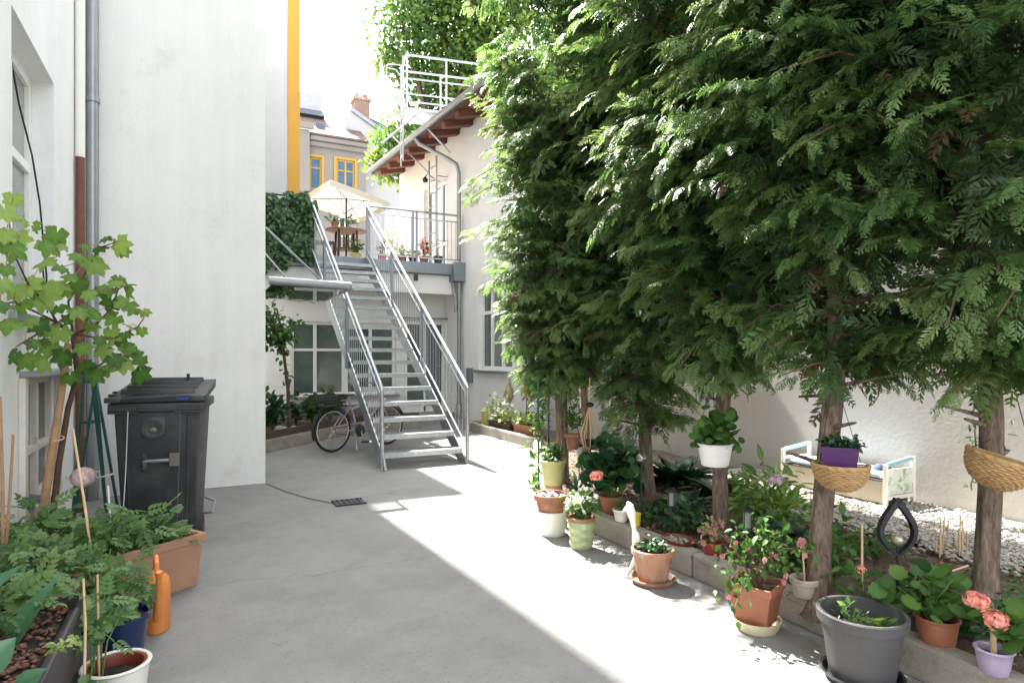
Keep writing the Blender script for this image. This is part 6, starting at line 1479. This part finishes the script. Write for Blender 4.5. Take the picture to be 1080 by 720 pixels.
obj('trunk', b, m_barkd, t); Pn = np.array(Pn); n = len(Pn); d = norm(rng.normal(size=(n, 3)) + [0, -.2, -.4]); V, F, tt = inst(*OV, Pn, frames(d, norm(rng.normal(size=(n, 3)) * .5 + [0, -.5, 1])), rng.uniform(.06, .12, n), np.clip(rng.normal(.45, .2, n), .1, 1)); build_np('foliage', V, F, l_mid, t, tt)
GL = 'plants in the bed behind the bicycle'
for lab, px, py, dd, h_, sp_, n_, tm, mt in (('glossy laurel like bush at the corner of the white block', 287, 455, 9.2, .62, .20, 200, OV, l_dark), ('upright leafy plant just right of the bare climber stem', 312, 452, 9.9, .5, .16, 90, OV, l_dark), ('broad leaved plant before the left window pane', 330, 449, 10.4, .62, .2, 110, HEART, l_mid), ('leafy plant right behind the bicycle crate', 348, 446, 10.9, .62, .2, 120, OV, l_mid)):
    p = dep(px, py, dd); p.z = .16; bedt = thing('bed_plant', lab, 'plant', p, GL); bush(bedt, p, h_, sp_, n_, .13, tm, mt)
stn = MB()
for i in range(5): p = dep(296 + i * 5, 452, 9.6 + U(-.1, .1)); stn.sphere((p.x, p.y, .19), U(.04, .07), 8, 1.2, 1, .7)
for i in range(5):
    p = dep(294 + i * 5.5, 452, 9.55); r_ = U(.04, .07); o = top(obj('white_stone', MB().sphere((p.x, p.y, .18), r_, 8, 1.2, 1, .7), m_cer), (p.x, p.y, .18)); setp(o, 'pale stone lying in the bed at the foot of the climber', 'stone', 'pale stones at the climber foot')
# ------------------------------------------------------------------ terrace furniture
TZ = 3.172
pp = Vector((2.80, 13.45, TZ))
t = thing('parasol', 'cream square parasol tilted open on the roof terrace', 'parasol', pp)
hub = Vector((pp.x, pp.y, 4.66)); tl = Matrix.Translation(hub) @ Matrix.Rotation(R(9), 4, 'Y') @ Matrix.Rotation(R(-7), 4, 'X') @ Matrix.Rotation(R(14), 4, 'Z')
obj('pole', MB().tube([pp, hub], .02, 10), m_darkmetal, t)
vs = [(0, 0, .0)]; hs_ = .68
per = []
for k in range(4):
    a0_ = math.pi / 4 + k * math.pi / 2; a1_ = a0_ + math.pi / 2
    c0_ = Vector((math.cos(a0_), math.sin(a0_), 0)) * hs_ * 1.414; c1_ = Vector((math.cos(a1_), math.sin(a1_), 0)) * hs_ * 1.414
    for i in range(4): p = c0_.lerp(c1_, i / 4); per.append((p.x, p.y, -.045 + .012 * math.sin(math.pi * i / 4)))
k_ = len(per); vs += per + [(p[0] * 1.005, p[1] * 1.005, p[2] - .13) for p in per]
fs = [(0, 1 + i, 1 + (i + 1) % k_) for i in range(k_)] + [(1 + i, 1 + k_ + i, 1 + k_ + (i + 1) % k_, 1 + (i + 1) % k_) for i in range(k_)]
m_par = bpy.data.materials.new('translucent_cream_fabric'); m_par.use_nodes = True; nt_ = m_par.node_tree; pb = nt_.nodes['Principled BSDF']; pb.inputs['Base Color'].default_value = rgb((.62, .59, .51)); pb.inputs['Roughness'].default_value = .9
tb_ = nd(nt_, 'ShaderNodeBsdfTranslucent'); tb_.inputs[0].default_value = rgb((.6, .56, .45)); mxs = nd(nt_, 'ShaderNodeMixShader'); mxs.inputs[0].default_value = .18; nt_.links.new(pb.outputs[0], mxs.inputs[1]); nt_.links.new(tb_.outputs[0], mxs.inputs[2]); nt_.links.new(mxs.outputs[0], nt_.nodes['Material Output'].inputs[0])
obj('canopy', MB(tl).add(vs, fs), m_par, t, smooth=False)
for k in range(4):
    a = math.pi / 4 + k * math.pi / 2; obj('rib', MB(tl).tube([(0, 0, -.015), (math.cos(a) * hs_ * 1.38, math.sin(a) * hs_ * 1.38, -.06)], .008, 6), m_darkmetal, t); obj('strut', MB(tl).tube([(0, 0, -.35), (math.cos(a) * hs_ * .6, math.sin(a) * hs_ * .6, -.04)], .006, 6), m_darkmetal, t)
tt_ = Vector((2.72, 13.05, TZ))
t = thing('terrace_table', 'brown garden table under the parasol on the terrace', 'table', tt_)
obj('table_top', MB().lathe([(.001, .70), (.42, .70), (.43, .715), (.42, .73), (.001, .73)], tt_, 26, 1, .8), m_wood, t)
for s in ((-.18, -.14), (.18, -.14), (.18, .14), (-.18, .14)): obj('leg', MB().tube([tt_ + Vector((s[0], s[1], .70)), tt_ + Vector((s[0] * 1.15, s[1] * 1.15, 0))], .022, 8), m_boardw, t)
def chair(label, c, rot):
    t = thing('garden_chair', label, 'chair', c, 'dark garden chairs at the terrace table'); xf = Matrix.Translation(c) @ Matrix.Rotation(rot, 4, 'Z')
    obj('seat', MB(xf).box(-.21, .21, -.21, .21, .43, .455), m_boardw, t, smooth=False, bevel=.006)
    b = MB(xf); 
    for i in range(5): b.box(-.2 + .09 * i, -.155 + .09 * i, .19, .21, .456, .88)
    b.box(-.21, .21, .188, .213, .88, .92); obj('backrest', b, m_boardw, t, smooth=False)
    for sx_ in (-.19, .19):
        for sy_ in (-.19, .19): obj('leg', MB(xf).box(sx_ - .018, sx_ + .018, sy_ - .018, sy_ + .018, 0, .428), m_boardw, t, smooth=False)
chair('dark slatted garden chair left of the terrace table', (2.25, 13.15, TZ), R(90)); chair('dark slatted garden chair behind the terrace table', (2.85, 13.75, TZ), R(0))
TP = 'flower pots along the terrace railing'
def tp(label, px, d, rt, h, mt, tm, lm, ph, ps, n, flowers=None, fr=.03):
    rx, ry = ray(px); p = Vector((d * rx, d * ry, TZ)); t = thing('flower_pot', label, 'flower pot', p, TP); pot(t, p, rt, rt * .75, h, mt); P = bush(t, p + Z_ * (h - .04), ph, ps, n, .08, tm, lm)
    if flowers: daisies(t, [q + np.array([0, -.02, .03]) for q in P[:max(8, n // 3)]], fr * 1.3, flowers)
tp('pink pot of thin pink flowers right of the stair head', 403, 12.5, .09, .17, f_magenta and M('pink_pot', (.62, .10, .28), .5), OVN, l_mid, .35, .13, 50, f_pink)
tp('terracotta pot of white blossoms on the terrace edge', 424, 12.6, .10, .16, m_terra, OV, l_pale, .36, .19, 90, f_white, .045)
tp('terracotta pot of orange pink blossoms in the middle of the railing', 447, 12.75, .10, .16, m_terra, OV, l_mid, .42, .16, 70, f_salmon, .05)
tp('grey pot with upright sword leaves near the wall ladder', 462, 12.85, .10, .18, m_greypl, STRAPN, l_dark, .4, .08, 20)
tp('yellow pot with a round green bush under the terrace table', 375, 12.6, .11, .2, m_yelgreen, OV, l_mid, .38, .2, 110)
tp('black pot of dark herbs just left of the double railing post', 435, 12.65, .08, .13, m_blackpl, OV, l_dark, .2, .1, 40)
tp('white pot with tall thin flowering stems behind the railing', 413, 13.0, .09, .2, m_cer, OVN, l_pale, .7, .16, 60, f_white, .04)
n = 18; p = tt_ + Vector((-.25, -.1, .73)); t = thing('flower_pot', 'small pot of blue green leaves standing on the terrace table', 'flower pot', p); pot(t, p, .08, .06, .12, m_terra); bush(t, p + Z_ * .08, .2, .2, 60, .09, OV, l_blue)
n = 18; p = tt_ + Vector((.12, -.1, .73)); t = thing('flower_pot', 'pale pot of silvery herbs at the parasol pole on the table', 'flower pot', p); pot(t, p, .07, .055, .10, m_cer); bush(t, p + Z_ * .08, .2, .2, 60, .08, OV, l_blue)
# ------------------------------------------------------------------ camera, light
cam = bpy.data.cameras.new('camera'); co = bpy.data.objects.new('camera', cam); COL.objects.link(co)
cam.sensor_width = 36; cam.lens = 36 * FPX / 1080; cam.shift_y = (HOR - 360) / 1080; cam.clip_start = .05; cam.clip_end = 500
co.location = (0, 0, CAMZ); co.rotation_euler = (R(90), 0, -YAW)
SC.camera = co
W = bpy.data.worlds.new('World'); SC.world = W; W.use_nodes = True; nt = W.node_tree
sky = nt.nodes.new('ShaderNodeTexSky'); sky.sky_type = 'NISHITA'; sky.sun_disc = False
EL, AZ = R(51), R(-3.5)
sky.sun_elevation = EL; sky.sun_rotation = AZ; sky.air_density = 1.0; sky.dust_density = 2.0; sky.ozone_density = 1.0
bg = nt.nodes['Background']; bg.inputs[1].default_value = .15
hs = nt.nodes.new('ShaderNodeHueSaturation'); hs.inputs['Saturation'].default_value = .12; nt.links.new(sky.outputs[0], hs.inputs['Color']); nt.links.new(hs.outputs[0], bg.inputs[0])
sl = bpy.data.lights.new('sun', 'SUN'); sl.energy = 5.0; sl.angle = R(.6); sl.color = (1, .95, .87)
so = bpy.data.objects.new('sun', sl); COL.objects.link(so)
tow = Vector((math.sin(AZ) * math.cos(EL), math.cos(AZ) * math.cos(EL), math.sin(EL)))
so.rotation_euler = (-tow).to_track_quat('-Z', 'Y').to_euler(); so.location = (0, 6, 20)
SC.view_settings.view_transform = 'Standard'; SC.view_settings.look = 'None'; SC.view_settings.exposure = 2.66; SC.view_settings.gamma = 1
SC.view_settings.use_curve_mapping = False
SC.render.engine = 'CYCLES'
SC.cycles.max_bounces = 8; SC.cycles.diffuse_bounces = 5; SC.cycles.transparent_max_bounces = 16; SC.cycles.use_denoising = True
SC.cycles.sample_clamp_indirect = 6
